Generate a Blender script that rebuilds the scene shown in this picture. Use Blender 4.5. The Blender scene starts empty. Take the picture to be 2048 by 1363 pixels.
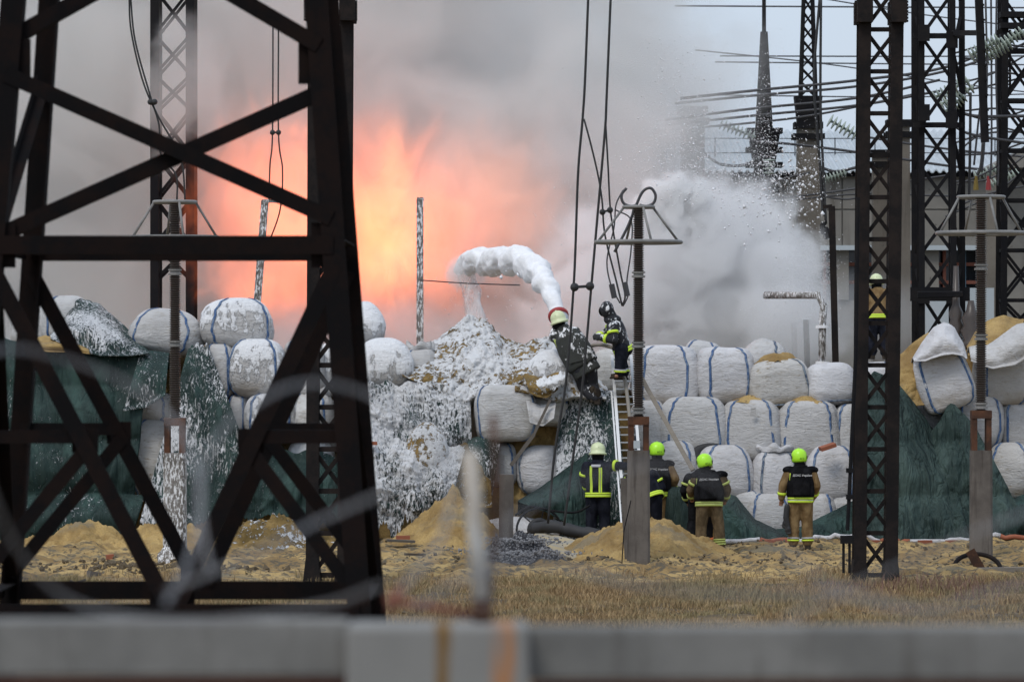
import bpy, bmesh, math, random
import numpy as np
from mathutils import Vector, Matrix, noise, Euler

scene = bpy.context.scene
COL = scene.collection
R = math.radians

# ------------------------------------------------------------- camera
LENS, H = 150.0, 3.78
FPX = 2048 * LENS / 36.0                    # focal length in pixels of the 2048 px photograph
cam_d = bpy.data.cameras.new('camera')
cam_d.lens = LENS; cam_d.sensor_width = 36; cam_d.clip_start = 0.5; cam_d.clip_end = 4000
cam_d.dof.use_dof = True; cam_d.dof.focus_distance = 78.0; cam_d.dof.aperture_fstop = 4.0
cam = bpy.data.objects.new('camera', cam_d); COL.objects.link(cam)
cam.location = (0, 0, H); cam.rotation_euler = (R(90), 0, 0)
scene.camera = cam

# ------------------------------------------------------------- world, sun, exposure
world = bpy.data.worlds.new('World'); scene.world = world; world.use_nodes = True
wn, wl = world.node_tree.nodes, world.node_tree.links
wn.clear()
sky = wn.new('ShaderNodeTexSky'); sky.sky_type = 'NISHITA'; sky.sun_disc = False
sky.sun_elevation = R(54); sky.sun_rotation = R(212); sky.air_density = 1.2; sky.dust_density = 3.0
veil = wn.new('ShaderNodeMix'); veil.data_type = 'RGBA'
veil.inputs['Factor'].default_value = 0.72
veil.inputs['B'].default_value = (7.3, 8.5, 10.3, 1)          # even high cloud over the clear sky
wl.new(sky.outputs['Color'], veil.inputs['A'])
bg = wn.new('ShaderNodeBackground'); bg.inputs['Strength'].default_value = 0.1
wout = wn.new('ShaderNodeOutputWorld')
wl.new(veil.outputs['Result'], bg.inputs['Color']); wl.new(bg.outputs['Background'], wout.inputs['Surface'])
sun_d = bpy.data.lights.new('sun', 'SUN'); sun_d.energy = 1.5; sun_d.angle = R(20); sun_d.color = (1, 0.96, 0.9)
sun = bpy.data.objects.new('sun', sun_d); COL.objects.link(sun)
sun.rotation_euler = (R(36), 0, R(-32))
scene.view_settings.view_transform = 'Standard'; scene.view_settings.look = 'None'
scene.view_settings.exposure = 0.0; scene.view_settings.gamma = 1.0
scene.view_settings.use_curve_mapping = False
cy = scene.cycles
cy.volume_bounces = 5; cy.max_bounces = 8; cy.diffuse_bounces = 3; cy.transparent_max_bounces = 24
cy.volume_step_rate = 1.0; cy.volume_max_steps = 96
cy.use_denoising = True

# ------------------------------------------------------------- helpers
rng = random.Random(7)
def W(px, py, D):
    """world point of a photograph pixel at distance D (metres)"""
    return Vector(((px - 1024) / FPX * D, D, H - (py - 681.5) / FPX * D))
def GD(py):
    """distance of the level ground seen at pixel row py"""
    return FPX * H / (py - 681.5)
def smooth(a, b, x):
    t = min(1, max(0, (x - a) / (b - a))); return t * t * (3 - 2 * t)
def fbm(p, o=4):
    return noise.fractal(p, 1.0, 2.0, o, noise_basis='PERLIN_ORIGINAL')

class N:
    """tiny node graph helper"""
    def __init__(s, name):
        s.m = bpy.data.materials.new(name); s.m.use_nodes = True
        s.t = s.m.node_tree; s.n = s.t.nodes; s.l = s.t.links; s.n.clear()
        s.out = s.n.new('ShaderNodeOutputMaterial')
    def put(s, sock, v):
        if isinstance(v, bpy.types.NodeSocket): s.l.new(v, sock)
        elif v is not None:
            if sock.type == 'RGBA' and not hasattr(v, '__len__'): v = (v, v, v, 1)
            if sock.type == 'RGBA' and len(v) == 3: v = (*v, 1)
            sock.default_value = v
    def math(s, op, a, b=None, c=None, clamp=False):
        n = s.n.new('ShaderNodeMath'); n.operation = op; n.use_clamp = clamp
        for i, v in enumerate((a, b, c)):
            if v is not None: s.put(n.inputs[i], v)
        return n.outputs[0]
    def mix(s, f, a, b, mode='MIX'):
        n = s.n.new('ShaderNodeMix'); n.data_type = 'RGBA'; n.blend_type = mode
        s.put(n.inputs['Factor'], f); s.put(n.inputs['A'], a); s.put(n.inputs['B'], b)
        return n.outputs['Result']
    def coord(s, kind='Object', scale=(1, 1, 1), loc=(0, 0, 0), rot=(0, 0, 0)):
        if kind == 'World':
            src = s.n.new('ShaderNodeNewGeometry').outputs['Position']
        else:
            src = s.n.new('ShaderNodeTexCoord').outputs[kind]
        m = s.n.new('ShaderNodeMapping'); s.l.new(src, m.inputs['Vector'])
        m.inputs['Scale'].default_value = scale; m.inputs['Location'].default_value = loc
        m.inputs['Rotation'].default_value = rot
        return m.outputs['Vector']
    def noise(s, vec, scale=1, detail=4, rough=0.55, dist=0):
        n = s.n.new('ShaderNodeTexNoise'); s.l.new(vec, n.inputs['Vector'])
        n.inputs['Scale'].default_value = scale; n.inputs['Detail'].default_value = detail
        n.inputs['Roughness'].default_value = rough; n.inputs['Distortion'].default_value = dist
        return n.outputs['Fac']
    def ramp(s, v, a, b, lo=0.0, hi=1.0, smooth=True):
        n = s.n.new('ShaderNodeMapRange'); s.put(n.inputs['Value'], v)
        n.interpolation_type = 'SMOOTHSTEP' if smooth else 'LINEAR'
        n.inputs['From Min'].default_value = a; n.inputs['From Max'].default_value = b
        n.inputs['To Min'].default_value = lo; n.inputs['To Max'].default_value = hi
        return n.outputs['Result']
    def rnd(s):
        return s.n.new('ShaderNodeObjectInfo').outputs['Random']
    def surf(s, color, rough=0.8, metal=0.0, bump=None, bstr=0.3, bdist=0.02, alpha=None, spec=None, emit=None, estr=0, trans=None, sheen=None):
        p = s.n.new('ShaderNodeBsdfPrincipled')
        s.put(p.inputs['Base Color'], color); s.put(p.inputs['Roughness'], rough); s.put(p.inputs['Metallic'], metal)
        if spec is not None: s.put(p.inputs['Specular IOR Level'], spec)
        if alpha is not None: s.put(p.inputs['Alpha'], alpha)
        if emit is not None: s.put(p.inputs['Emission Color'], emit); s.put(p.inputs['Emission Strength'], estr)
        if bump is not None:
            b = s.n.new('ShaderNodeBump'); s.put(b.inputs['Height'], bump)
            b.inputs['Strength'].default_value = bstr; b.inputs['Distance'].default_value = bdist
            s.l.new(b.outputs['Normal'], p.inputs['Normal'])
        s.l.new(p.outputs['BSDF'], s.out.inputs['Surface'])
        return s.m

def link(o, parent=None):
    COL.objects.link(o)
    if parent is not None: o.parent = parent
    return o
def tag(o, label=None, cat=None, group=None, kind=None):
    if label: o['label'] = label
    if cat: o['category'] = cat
    if group: o['group'] = group
    if kind: o['kind'] = kind
    return o
def empty(name, loc, label, cat, group=None, rz=0.0):
    o = bpy.data.objects.new(name, None); link(o); o.location = loc; o.rotation_euler = (0, 0, rz)
    o.empty_display_size = 0.2
    return tag(o, label, cat, group)

class MB:
    """collects pieces and links them as one mesh object (world coordinates unless a parent is given)"""
    def __init__(s): s.v = []; s.f = []; s.smooth = True
    def add(s, vs, fs):
        b = len(s.v); s.v += [tuple(v) for v in vs]; s.f += [tuple(i + b for i in f) for f in fs]; return s
    def box(s, c, size, rot=None):
        c = Vector(c); hx, hy, hz = size[0] / 2, size[1] / 2, size[2] / 2
        vs = [Vector((x, y, z)) for x in (-hx, hx) for y in (-hy, hy) for z in (-hz, hz)]
        if rot is not None:
            m = rot if isinstance(rot, Matrix) else Euler(rot).to_matrix(); vs = [m @ v for v in vs]
        return s.add([v + c for v in vs], [(0, 1, 3, 2), (4, 6, 7, 5), (0, 4, 5, 1), (2, 3, 7, 6), (0, 2, 6, 4), (1, 5, 7, 3)])
    def bar(s, a, b, w, d=None, up=(0, 1, 0)):
        """rectangular bar: w across (perpendicular to up), d along up"""
        a, b = Vector(a), Vector(b); d = w if d is None else d
        z = (b - a).normalized(); up = Vector(up)
        if abs(z.dot(up)) > 0.99: up = Vector((1, 0, 0))
        x = z.cross(up).normalized(); y = x.cross(z)
        m = Matrix((x, y, z)).transposed()
        return s.box((a + b) / 2, (w, d, (b - a).length), m)
    def angle(s, a, b, w, t=0.012, up=(0, 1, 0), fl=1, fd=1):
        """L-profile steel"""
        a, b = Vector(a), Vector(b); z = (b - a).normalized(); up = Vector(up)
        if abs(z.dot(up)) > 0.99: up = Vector((1, 0, 0))
        x = z.cross(up).normalized() * fl; y = z.cross(x).normalized() * (1 if z.cross(x).dot(up) * fd > 0 else -1)
        prof = [(0, 0), (w, 0), (w, t), (t, t), (t, w), (0, w)]
        vs = [a + x * (p - w / 2) + y * (q - w / 2) for p, q in prof] + [b + x * (p - w / 2) + y * (q - w / 2) for p, q in prof]
        fs = [(i, (i + 1) % 6, 6 + (i + 1) % 6, 6 + i) for i in range(6)] + [(0, 5, 4, 3), (0, 3, 2, 1), (6, 7, 8, 9), (6, 9, 10, 11)]
        return s.add(vs, fs)
    def tube(s, pts, r, n=8, caps=True, closed=False):
        pts = [Vector(p) for p in pts]; m = len(pts)
        rr = r if hasattr(r, '__len__') else [r] * m
        vs, fs = [], []; prev = None
        for i, p in enumerate(pts):
            if closed: t = pts[(i + 1) % m] - pts[i - 1]
            else: t = pts[min(i + 1, m - 1)] - pts[max(i - 1, 0)]
            t = t.normalized() if t.length > 1e-9 else Vector((0, 0, 1))
            if prev is None:
                up = Vector((0, 1, 0)) if abs(t.y) < 0.9 else Vector((1, 0, 0)); x = t.cross(up).normalized()
            else: x = (prev - t * prev.dot(t)).normalized()
            prev = x; y = t.cross(x)
            for k in range(n):
                a = 2 * math.pi * k / n; vs.append(p + (x * math.cos(a) + y * math.sin(a)) * rr[i])
        for i in range(m if closed else m - 1):
            j = (i + 1) % m
            for k in range(n):
                k2 = (k + 1) % n; fs.append((i * n + k, i * n + k2, j * n + k2, j * n + k))
        if caps and not closed: fs += [tuple(range(n))[::-1], tuple(range((m - 1) * n, m * n))]
        return s.add(vs, fs)
    def lathe(s, c, prof, n=16, axis=None):
        """prof: (radius, height) pairs about c along +z (or axis)"""
        c = Vector(c); q = Vector((0, 0, 1)).rotation_difference(Vector(axis)) if axis is not None else None
        vs, fs = [], []
        for r, h in prof:
            for k in range(n):
                a = 2 * math.pi * k / n; v = Vector((r * math.cos(a), r * math.sin(a), h))
                vs.append((q @ v if q else v) + c)
        for i in range(len(prof) - 1):
            for k in range(n):
                k2 = (k + 1) % n; fs.append((i * n + k, i * n + k2, (i + 1) * n + k2, (i + 1) * n + k))
        fs += [tuple(range(n))[::-1], tuple(range((len(prof) - 1) * n, len(prof) * n))]
        return s.add(vs, fs)
    def ball(s, c, r, seg=12, rings=8):
        r = r if hasattr(r, '__len__') else (r, r, r); c = Vector(c); vs = []; fs = []
        for i in range(1, rings):
            ph = math.pi * i / rings
            for k in range(seg):
                a = 2 * math.pi * k / seg
                vs.append(c + Vector((r[0] * math.sin(ph) * math.cos(a), r[1] * math.sin(ph) * math.sin(a), r[2] * math.cos(ph))))
        vs += [c + Vector((0, 0, r[2])), c - Vector((0, 0, r[2]))]; T = len(vs) - 2
        for i in range(rings - 2):
            for k in range(seg):
                k2 = (k + 1) % seg; fs.append((i * seg + k, (i + 1) * seg + k, (i + 1) * seg + k2, i * seg + k2))
        for k in range(seg):
            k2 = (k + 1) % seg; fs.append((T, k, k2)); fs.append((T + 1, (rings - 2) * seg + k2, (rings - 2) * seg + k))
        return s.add(vs, fs)
    def mesh(s, name, smooth=False, mat=None):
        me = bpy.data.meshes.new(name); me.from_pydata(s.v, [], s.f)
        if smooth: me.polygons.foreach_set('use_smooth', [True] * len(me.polygons))
        if mat: me.materials.append(mat)
        me.update(); return me
    def build(s, name, mat, parent=None, smooth=False, local=False):
        """local=False: vertices are world coordinates and are shifted into the parent's frame"""
        if parent is not None and not local:
            inv = (Matrix.Translation(parent.location) @ parent.rotation_euler.to_matrix().to_4x4()).inverted()
            s.v = [tuple(inv @ Vector(v)) for v in s.v]
        o = bpy.data.objects.new(name, s.mesh(name, smooth, mat)); return link(o, parent)
def solo(mb, name, mat, label, cat, group=None, smooth=False, kind=None):
    """a thing that is one mesh, with its origin at its own middle bottom"""
    v = np.array(mb.v); c = Vector(((v[:, 0].min() + v[:, 0].max()) / 2, (v[:, 1].min() + v[:, 1].max()) / 2, v[:, 2].min()))
    mb.v = [tuple(Vector(p) - c) for p in mb.v]
    o = mb.build(name, mat, None, smooth); o.location = c
    return tag(o, label, cat, group, kind)
def catmull(pts, n=8):
    pts = [Vector(p) for p in pts]; P = [2 * pts[0] - pts[1]] + pts + [2 * pts[-1] - pts[-2]]; out = []
    for i in range(1, len(P) - 2):
        for k in range(n):
            t = k / n; a, b, c, d = P[i - 1], P[i], P[i + 1], P[i + 2]
            out.append(0.5 * ((2 * b) + (c - a) * t + (2 * a - 5 * b + 4 * c - d) * t * t + (3 * b - a - 3 * c + d) * t ** 3))
    out.append(pts[-1]); return out
# ------------------------------------------------------------- smoke, mist and fire (volumes inside lumpy hulls)
def puff_volume(name, c, rad, dens, col, label, nscale=1.0, namp=0.9, edge=0.75, seed=0.0, emit=None, estr=0.0, kind_cat='smoke', rot=0.0, detail=3, eamp=1.0, floor=0.0):
    """an ellipsoid of radii rad round c; density falls off towards its hull and is broken up by noise"""
    g = N(name)
    uv = g.coord('Object')
    r = g.n.new('ShaderNodeVectorMath'); r.operation = 'LENGTH'; g.l.new(uv, r.inputs[0]); r = r.outputs['Value']
    pos = g.coord('World', (nscale, nscale * 0.7, nscale), (seed, seed * 1.7, seed * 0.6))
    n1 = g.noise(pos, 1.0, detail, 0.55, 0.6)
    d = g.math('SUBTRACT', 1.0, r)
    d = g.math('ADD', d, g.math('MULTIPLY', g.math('SUBTRACT', n1, 0.5), namp))
    fall = g.ramp(r, 0.8, 0.98, 1, 0)
    d = g.math('MULTIPLY', g.ramp(d, 0.0, edge), fall)
    v = g.n.new('ShaderNodeVolumePrincipled')
    v.inputs['Color'].default_value = (*col, 1)
    g.put(v.inputs['Density'], g.math('MULTIPLY', d, dens))
    v.inputs['Anisotropy'].default_value = 0.0
    if emit:
        n2 = g.noise(g.coord('World', (nscale * 1.7, nscale, nscale * 1.3), (seed * 2, 3, 1)), 1.0, 5, 0.62, 1.4)
        e = g.math('MULTIPLY', g.ramp(g.math('ADD', g.math('SUBTRACT', 1.0, r), g.math('MULTIPLY', g.math('SUBTRACT', n2, 0.5), eamp)), 0.05, 0.95), fall)
        g.put(v.inputs['Emission Strength'], g.math('MULTIPLY', e, estr))
        v.inputs['Emission Color'].default_value = (*emit, 1)
    g.l.new(v.outputs['Volume'], g.out.inputs['Volume'])
    bm = bmesh.new(); bmesh.ops.create_icosphere(bm, subdivisions=4, radius=1.0)
    for q in bm.verts:
        q.co *= 1.0 + 0.06 * noise.noise(q.co * 2.3 + Vector((seed, 0, 0)))
    me = bpy.data.meshes.new(name); bm.to_mesh(me); bm.free(); me.materials.append(g.m)
    o = bpy.data.objects.new(name, me); link(o); o.location = c; o.scale = rad; o.rotation_euler = (0, rot, 0)
    return tag(o, label, kind_cat, None, 'stuff')

def pr(w, h, D): return (w / FPX * D, 1.0, h / FPX * D)
def puff(name, px, py, D, w, h, dep, *a, **k):
    return puff_volume(name, W(px, py, D), (w / FPX * D, dep, h / FPX * D), *a, **k)

puff('smoke', 470, 170, 97, 1180, 1000, 6.0, 0.62, (0.955, 0.945, 0.93), 'broad grey smoke cloud filling the sky behind the sandbag wall', nscale=0.42, namp=1.4, edge=0.5, seed=3.1, detail=5)
puff('smoke', 1120, 480, 93.5, 400, 400, 2.8, 0.7, (0.90, 0.87, 0.855), 'mauve grey smoke bank behind the foam jet', nscale=0.7, namp=1.4, edge=0.5, seed=9.4, detail=5)
puff('smoke', 760, 690, 88.2, 420, 130, 1.2, 0.55, (0.92, 0.90, 0.90), 'low pale smoke hugging the top of the wall below the flame', nscale=0.7, namp=1.0, edge=0.6, seed=19.4)
puff('mist', 1350, 610, 90, 360, 280, 2.2, 1.7, (0.992, 0.992, 0.997), 'dense white foam mist rolling behind the right bags', nscale=1.1, namp=1.7, edge=0.4, seed=5.5, detail=5)
puff('mist', 1350, 425, 89.5, 105, 95, 0.7, 7.0, (0.99, 0.99, 0.99), 'billowing crest of thick foam beside the central corona ring', nscale=2.2, namp=2.3, edge=0.35, seed=25.5, detail=6)
puff('mist', 1470, 540, 91, 210, 220, 1.4, 1.9, (0.992, 0.992, 0.997), 'white mist drifting in front of the grey building', nscale=1.4, namp=2.2, edge=0.4, seed=15.5, detail=6)
puff('mist', 1590, 650, 88, 140, 120, 1.0, 1.1, (0.985, 0.987, 0.995), 'low white spray round the foam covered pipe', nscale=0.9, namp=1.2, edge=0.5, seed=12.5)
puff('smoke', 1700, 640, 93, 260, 120, 2.0, 0.16, (0.93, 0.94, 0.96), 'faint haze between the right mast and the building', nscale=0.5, namp=0.8, edge=0.6, seed=31.5)
puff('mist', 1370, 190, 89, 110, 150, 1.0, 0.09, (0.992, 0.992, 0.997), 'thin plume of airborne spray above the first concrete column', nscale=1.5, namp=1.8, edge=0.5, seed=35.5, detail=5)
puff('mist', 932, 545, 85.6, 48, 44, 0.4, 3.0, (0.99, 0.99, 0.99), 'misty head where the foam jet breaks up', nscale=3.0, namp=1.8, edge=0.4, seed=45.5, detail=5)
FC = (1.0, 0.20, 0.065)
puff('fire', 788, 330, 90.2, 52, 130, 0.8, 0.04, (0.9, 0.6, 0.5), 'narrow flame tongue reaching up above the main blaze', nscale=1.6, namp=0.6, edge=0.6, seed=52.2, emit=(1.0, 0.27, 0.07), estr=0.75, kind_cat='fire', eamp=1.4)
puff('smoke', 365, 190, 90, 120, 190, 0.8, 0.55, (0.955, 0.945, 0.93), 'drift of smoke veiling the distant lattice mast', nscale=0.9, namp=1.9, edge=0.5, seed=61.0, detail=5)
puff('fire', 762, 480, 90.4, 125, 170, 1.2, 0.04, (0.9, 0.6, 0.5), 'tall bright orange flame glowing through the smoke', nscale=1.3, namp=0.6, edge=0.6, seed=2.2, emit=(1.0, 0.29, 0.075), estr=0.72, kind_cat='fire', eamp=1.6)
puff('fire', 740, 470, 91.5, 330, 330, 1.8, 0.04, (0.9, 0.6, 0.5), 'broad soft orange glow round the bright flame', nscale=0.45, namp=0.6, edge=0.6, seed=22.2, emit=FC, estr=0.62, kind_cat='fire', eamp=1.3)
puff('fire', 540, 430, 91.2, 220, 300, 1.6, 0.04, (0.9, 0.6, 0.5), 'wide pink orange blaze behind the left bags', nscale=0.9, namp=0.6, edge=0.6, seed=7.2, emit=FC, estr=0.62, kind_cat='fire', eamp=1.5)
puff('fire', 520, 585, 89.8, 110, 75, 0.8, 0.04, (0.9, 0.6, 0.5), 'bright low flame licking over the big round bag', nscale=0.9, namp=0.6, edge=0.6, seed=17.2, emit=FC, estr=0.75, kind_cat='fire', eamp=1.2)
puff('fire', 990, 400, 91.5, 190, 210, 1.4, 0.04, (0.9, 0.6, 0.5), 'dull ochre glow of fire right of the speckled post', nscale=0.6, namp=0.6, edge=0.6, seed=27.2, emit=(1.0, 0.30, 0.12), estr=0.24, kind_cat='fire', eamp=1.3)
# ------------------------------------------------------------- materials
def mat_sand():
    g = N('sand'); c = g.coord('World'); n1 = g.noise(c, 1.1, 6, 0.62); n2 = g.noise(c, 9, 5, 0.65); n3 = g.noise(g.coord('World', (0.5, 1.4, 1)), 1.0, 4, 0.6)
    col = g.mix(g.ramp(n1, 0.36, 0.66), (0.25, 0.155, 0.05), (0.50, 0.345, 0.135))
    col = g.mix(g.ramp(n3, 0.55, 0.7), col, (0.24, 0.19, 0.115))
    col = g.mix(g.ramp(n2, 0.60, 0.72, 0, 0.8), col, (0.09, 0.075, 0.055))
    n4 = g.noise(c, 38, 3, 0.6)
    col = g.mix(g.ramp(n4, 0.3, 0.7, 0.35, 0), col, (0.16, 0.11, 0.05))
    return g.surf(col, 0.95, bump=g.math('ADD', n2, g.math('MULTIPLY', n4, 0.5)), bstr=0.7, bdist=0.05)
def mat_ground():
    g = N('ground_soil'); c = g.coord('World'); n1 = g.noise(c, 0.7, 6, 0.6); n2 = g.noise(c, 7, 5, 0.68); n3 = g.noise(g.coord('World', (0.35, 1.2, 1)), 1.0, 4, 0.6)
    sep = g.n.new('ShaderNodeSeparateXYZ'); g.l.new(g.n.new('ShaderNodeNewGeometry').outputs['Position'], sep.inputs[0])
    y = g.math('ADD', sep.outputs['Y'], g.math('MULTIPLY', g.math('SUBTRACT', n3, 0.5), 5.0))
    near = g.ramp(y, 66.0, 68.5)                     # grass strip in front, sand further back
    sandc = g.mix(g.ramp(n1, 0.4, 0.6), (0.24, 0.155, 0.06), (0.47, 0.325, 0.13))
    sandc = g.mix(g.ramp(n2, 0.49, 0.58, 0, 0.9), sandc, (0.085, 0.072, 0.05))
    sandc = g.mix(g.ramp(n3, 0.56, 0.68, 0, 0.75), sandc, (0.17, 0.15, 0.10))
    soil = g.mix(g.ramp(n1, 0.4, 0.62), (0.09, 0.065, 0.035), (0.25, 0.17, 0.08))
    col = g.mix(near, soil, sandc)
    far = g.ramp(y, 84, 88); col = g.mix(far, col, (0.16, 0.14, 0.10))
    return g.surf(col, 0.95, bump=g.math('ADD', n2, n1), bstr=0.8, bdist=0.08)
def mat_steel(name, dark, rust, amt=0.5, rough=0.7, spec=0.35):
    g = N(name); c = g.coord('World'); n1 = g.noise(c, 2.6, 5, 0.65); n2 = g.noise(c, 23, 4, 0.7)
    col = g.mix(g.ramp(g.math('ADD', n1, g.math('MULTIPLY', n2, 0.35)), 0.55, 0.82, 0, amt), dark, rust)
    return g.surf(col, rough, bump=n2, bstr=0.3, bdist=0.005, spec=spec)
def mat_concrete(name, a, b, foam=0.0, scale=1.0):
    g = N(name); c = g.coord('World', (scale,) * 3); n1 = g.noise(c, 1.2, 6, 0.65); n2 = g.noise(c, 26, 4, 0.7); st = g.noise(g.coord('World', (9 * scale, 9 * scale, 0.7 * scale)), 1.0, 4, 0.6)
    col = g.mix(g.ramp(n1, 0.3, 0.7), a, b); col = g.mix(g.ramp(st, 0.52, 0.7, 0, 0.6), col, (a[0] * .5, a[1] * .45, a[2] * .4))
    col = g.mix(g.ramp(n2, 0.62, 0.7, 0, 0.7), col, (0.06, 0.055, 0.05))
    if foam:
        f = g.noise(g.coord('World', (26, 26, 8)), 1.0, 6, 0.75); col = g.mix(g.ramp(f, 0.58 - 0.12 * foam, 0.62 - 0.1 * foam), col, (0.75, 0.76, 0.78))
    return g.surf(col, 0.9, bump=n2, bstr=0.4, bdist=0.01)
M = {}
M['sand'] = mat_sand(); M['ground'] = mat_ground()
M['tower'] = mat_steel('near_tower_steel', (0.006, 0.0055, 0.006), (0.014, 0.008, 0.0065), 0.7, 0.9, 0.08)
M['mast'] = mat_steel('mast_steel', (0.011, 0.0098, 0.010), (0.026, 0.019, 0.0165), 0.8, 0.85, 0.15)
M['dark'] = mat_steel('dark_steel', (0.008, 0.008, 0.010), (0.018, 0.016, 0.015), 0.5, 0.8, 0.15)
M['rust'] = mat_steel('rusty_steel', (0.055, 0.032, 0.024), (0.13, 0.06, 0.035), 0.8, 0.9, 0.15)
M['galv'] = mat_steel('galvanised_tube', (0.17, 0.17, 0.165), (0.28, 0.27, 0.255), 0.6, 0.5)
M['conc'] = mat_concrete('post_concrete', (0.075, 0.064, 0.057), (0.15, 0.133, 0.118))
M['conc_foam'] = mat_concrete('foamed_post_concrete', (0.11, 0.10, 0.09), (0.20, 0.185, 0.17), 0.7)
M['conc_far'] = mat_concrete('column_concrete', (0.125, 0.11, 0.092), (0.185, 0.165, 0.138), 0, 0.5)
M['wall'] = mat_concrete('building_plaster', (0.165, 0.156, 0.14), (0.235, 0.222, 0.198), 0, 0.25)
M['fence'] = mat_concrete('fence_concrete', (0.13, 0.13, 0.124), (0.205, 0.203, 0.193), 0, 2.2)
g = N('porcelain'); n1 = g.noise(g.coord('World'), 8, 3); M['porc'] = g.surf(g.mix(n1, (0.045, 0.036, 0.032), (0.085, 0.07, 0.062)), 0.35, spec=0.4)
g = N('glass_disc'); M['disc'] = g.surf((0.36, 0.42, 0.37), 0.25, spec=0.5)
g = N('cable'); M['cable'] = g.surf((0.02, 0.02, 0.021), 0.6)
g = N('old_wire'); M['wire'] = g.surf((0.05, 0.05, 0.055), 0.6)
g = N('roof_sheet'); M['roof'] = g.surf(g.mix(g.noise(g.coord('World', (1.2, 1, 1)), 1.5, 3), (0.36, 0.40, 0.43), (0.55, 0.60, 0.63)), 0.5)
g = N('window_glass'); M['glass'] = g.surf((0.015, 0.02, 0.03), 0.15, spec=0.6)
g = N('ledge_paint'); M['ledge'] = g.surf((0.42, 0.47, 0.50), 0.7)
g = N('blue_paint'); M['bluep'] = g.surf((0.06, 0.12, 0.17), 0.6)
g = N('red_oxide'); M['redox'] = g.surf(g.mix(g.noise(g.coord('World'), 6, 4), (0.14, 0.045, 0.03), (0.24, 0.09, 0.06)), 0.85)
g = N('brick'); M['brick'] = g.surf(g.mix(g.noise(g.coord('World'), 9, 4), (0.22, 0.06, 0.03), (0.36, 0.13, 0.07)), 0.9)
g = N('timber'); M['wood'] = g.surf(g.mix(g.noise(g.coord('World', (1, 1, 6)), 7, 4), (0.13, 0.11, 0.09), (0.30, 0.27, 0.23)), 0.9)
g = N('old_timber'); M['wood2'] = g.surf(g.mix(g.noise(g.coord('World', (1, 1, 6)), 7, 4), (0.05, 0.045, 0.04), (0.13, 0.11, 0.09)), 0.9)
g = N('aluminium'); M['alu'] = g.surf((0.55, 0.56, 0.57), 0.35, 0.7)
g = N('rubber'); M['rubber'] = g.surf((0.022, 0.022, 0.024), 0.7)
g = N('yellow_paint'); M['yellow'] = g.surf((0.20, 0.14, 0.03), 0.8)
g = N('red_paint'); M['red'] = g.surf((0.30, 0.03, 0.03), 0.6)

# ------------------------------------------------------------- ground
def relief(x, y):
    k = smooth(66, 69, y) * (1 - smooth(83, 86, y)) * (1 - smooth(13, 16, abs(x)))
    z = 0.0
    if k > 0: z += k * (0.12 * fbm((x * 0.55, y * 0.55, 0), 3) + 0.12 * fbm((x * 2.1, y * 1.6, 4), 5) + .05 * max(0, noise.noise((x * 5, y * 4, 8))))
    kg = smooth(50, 52, y) * (1 - smooth(66, 69, y))
    if kg > 0: z += kg * 0.06 * fbm((x * 0.8, y * 0.8, 9), 3)
    return z
def grid_sheet(name, xs, ys, mat, fz):
    vs = [(x, y, fz(x, y)) for y in ys for x in xs]; n = len(xs)
    fs = [(j * n + i, j * n + i + 1, (j + 1) * n + i + 1, (j + 1) * n + i) for j in range(len(ys) - 1) for i in range(n - 1)]
    me = bpy.data.meshes.new(name); me.from_pydata(vs, [], fs); me.materials.append(mat)
    me.polygons.foreach_set('use_smooth', [True] * len(fs))
    return link(bpy.data.objects.new(name, me))
xs = [-1500, -600, -200, -80, -40, -25] + list(np.arange(-16, 16.01, 0.11)) + [25, 40, 80, 200, 600, 1500]
ys = [-300, -60, -10, 5, 20, 35, 45] + list(np.arange(50, 68, 0.25)) + list(np.arange(68, 84, 0.09)) + list(np.arange(84, 90, 0.5)) + [100, 120, 160, 260, 500, 1200, 2500]
tag(grid_sheet('ground', xs, ys, M['ground'], relief), kind='structure')

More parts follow.
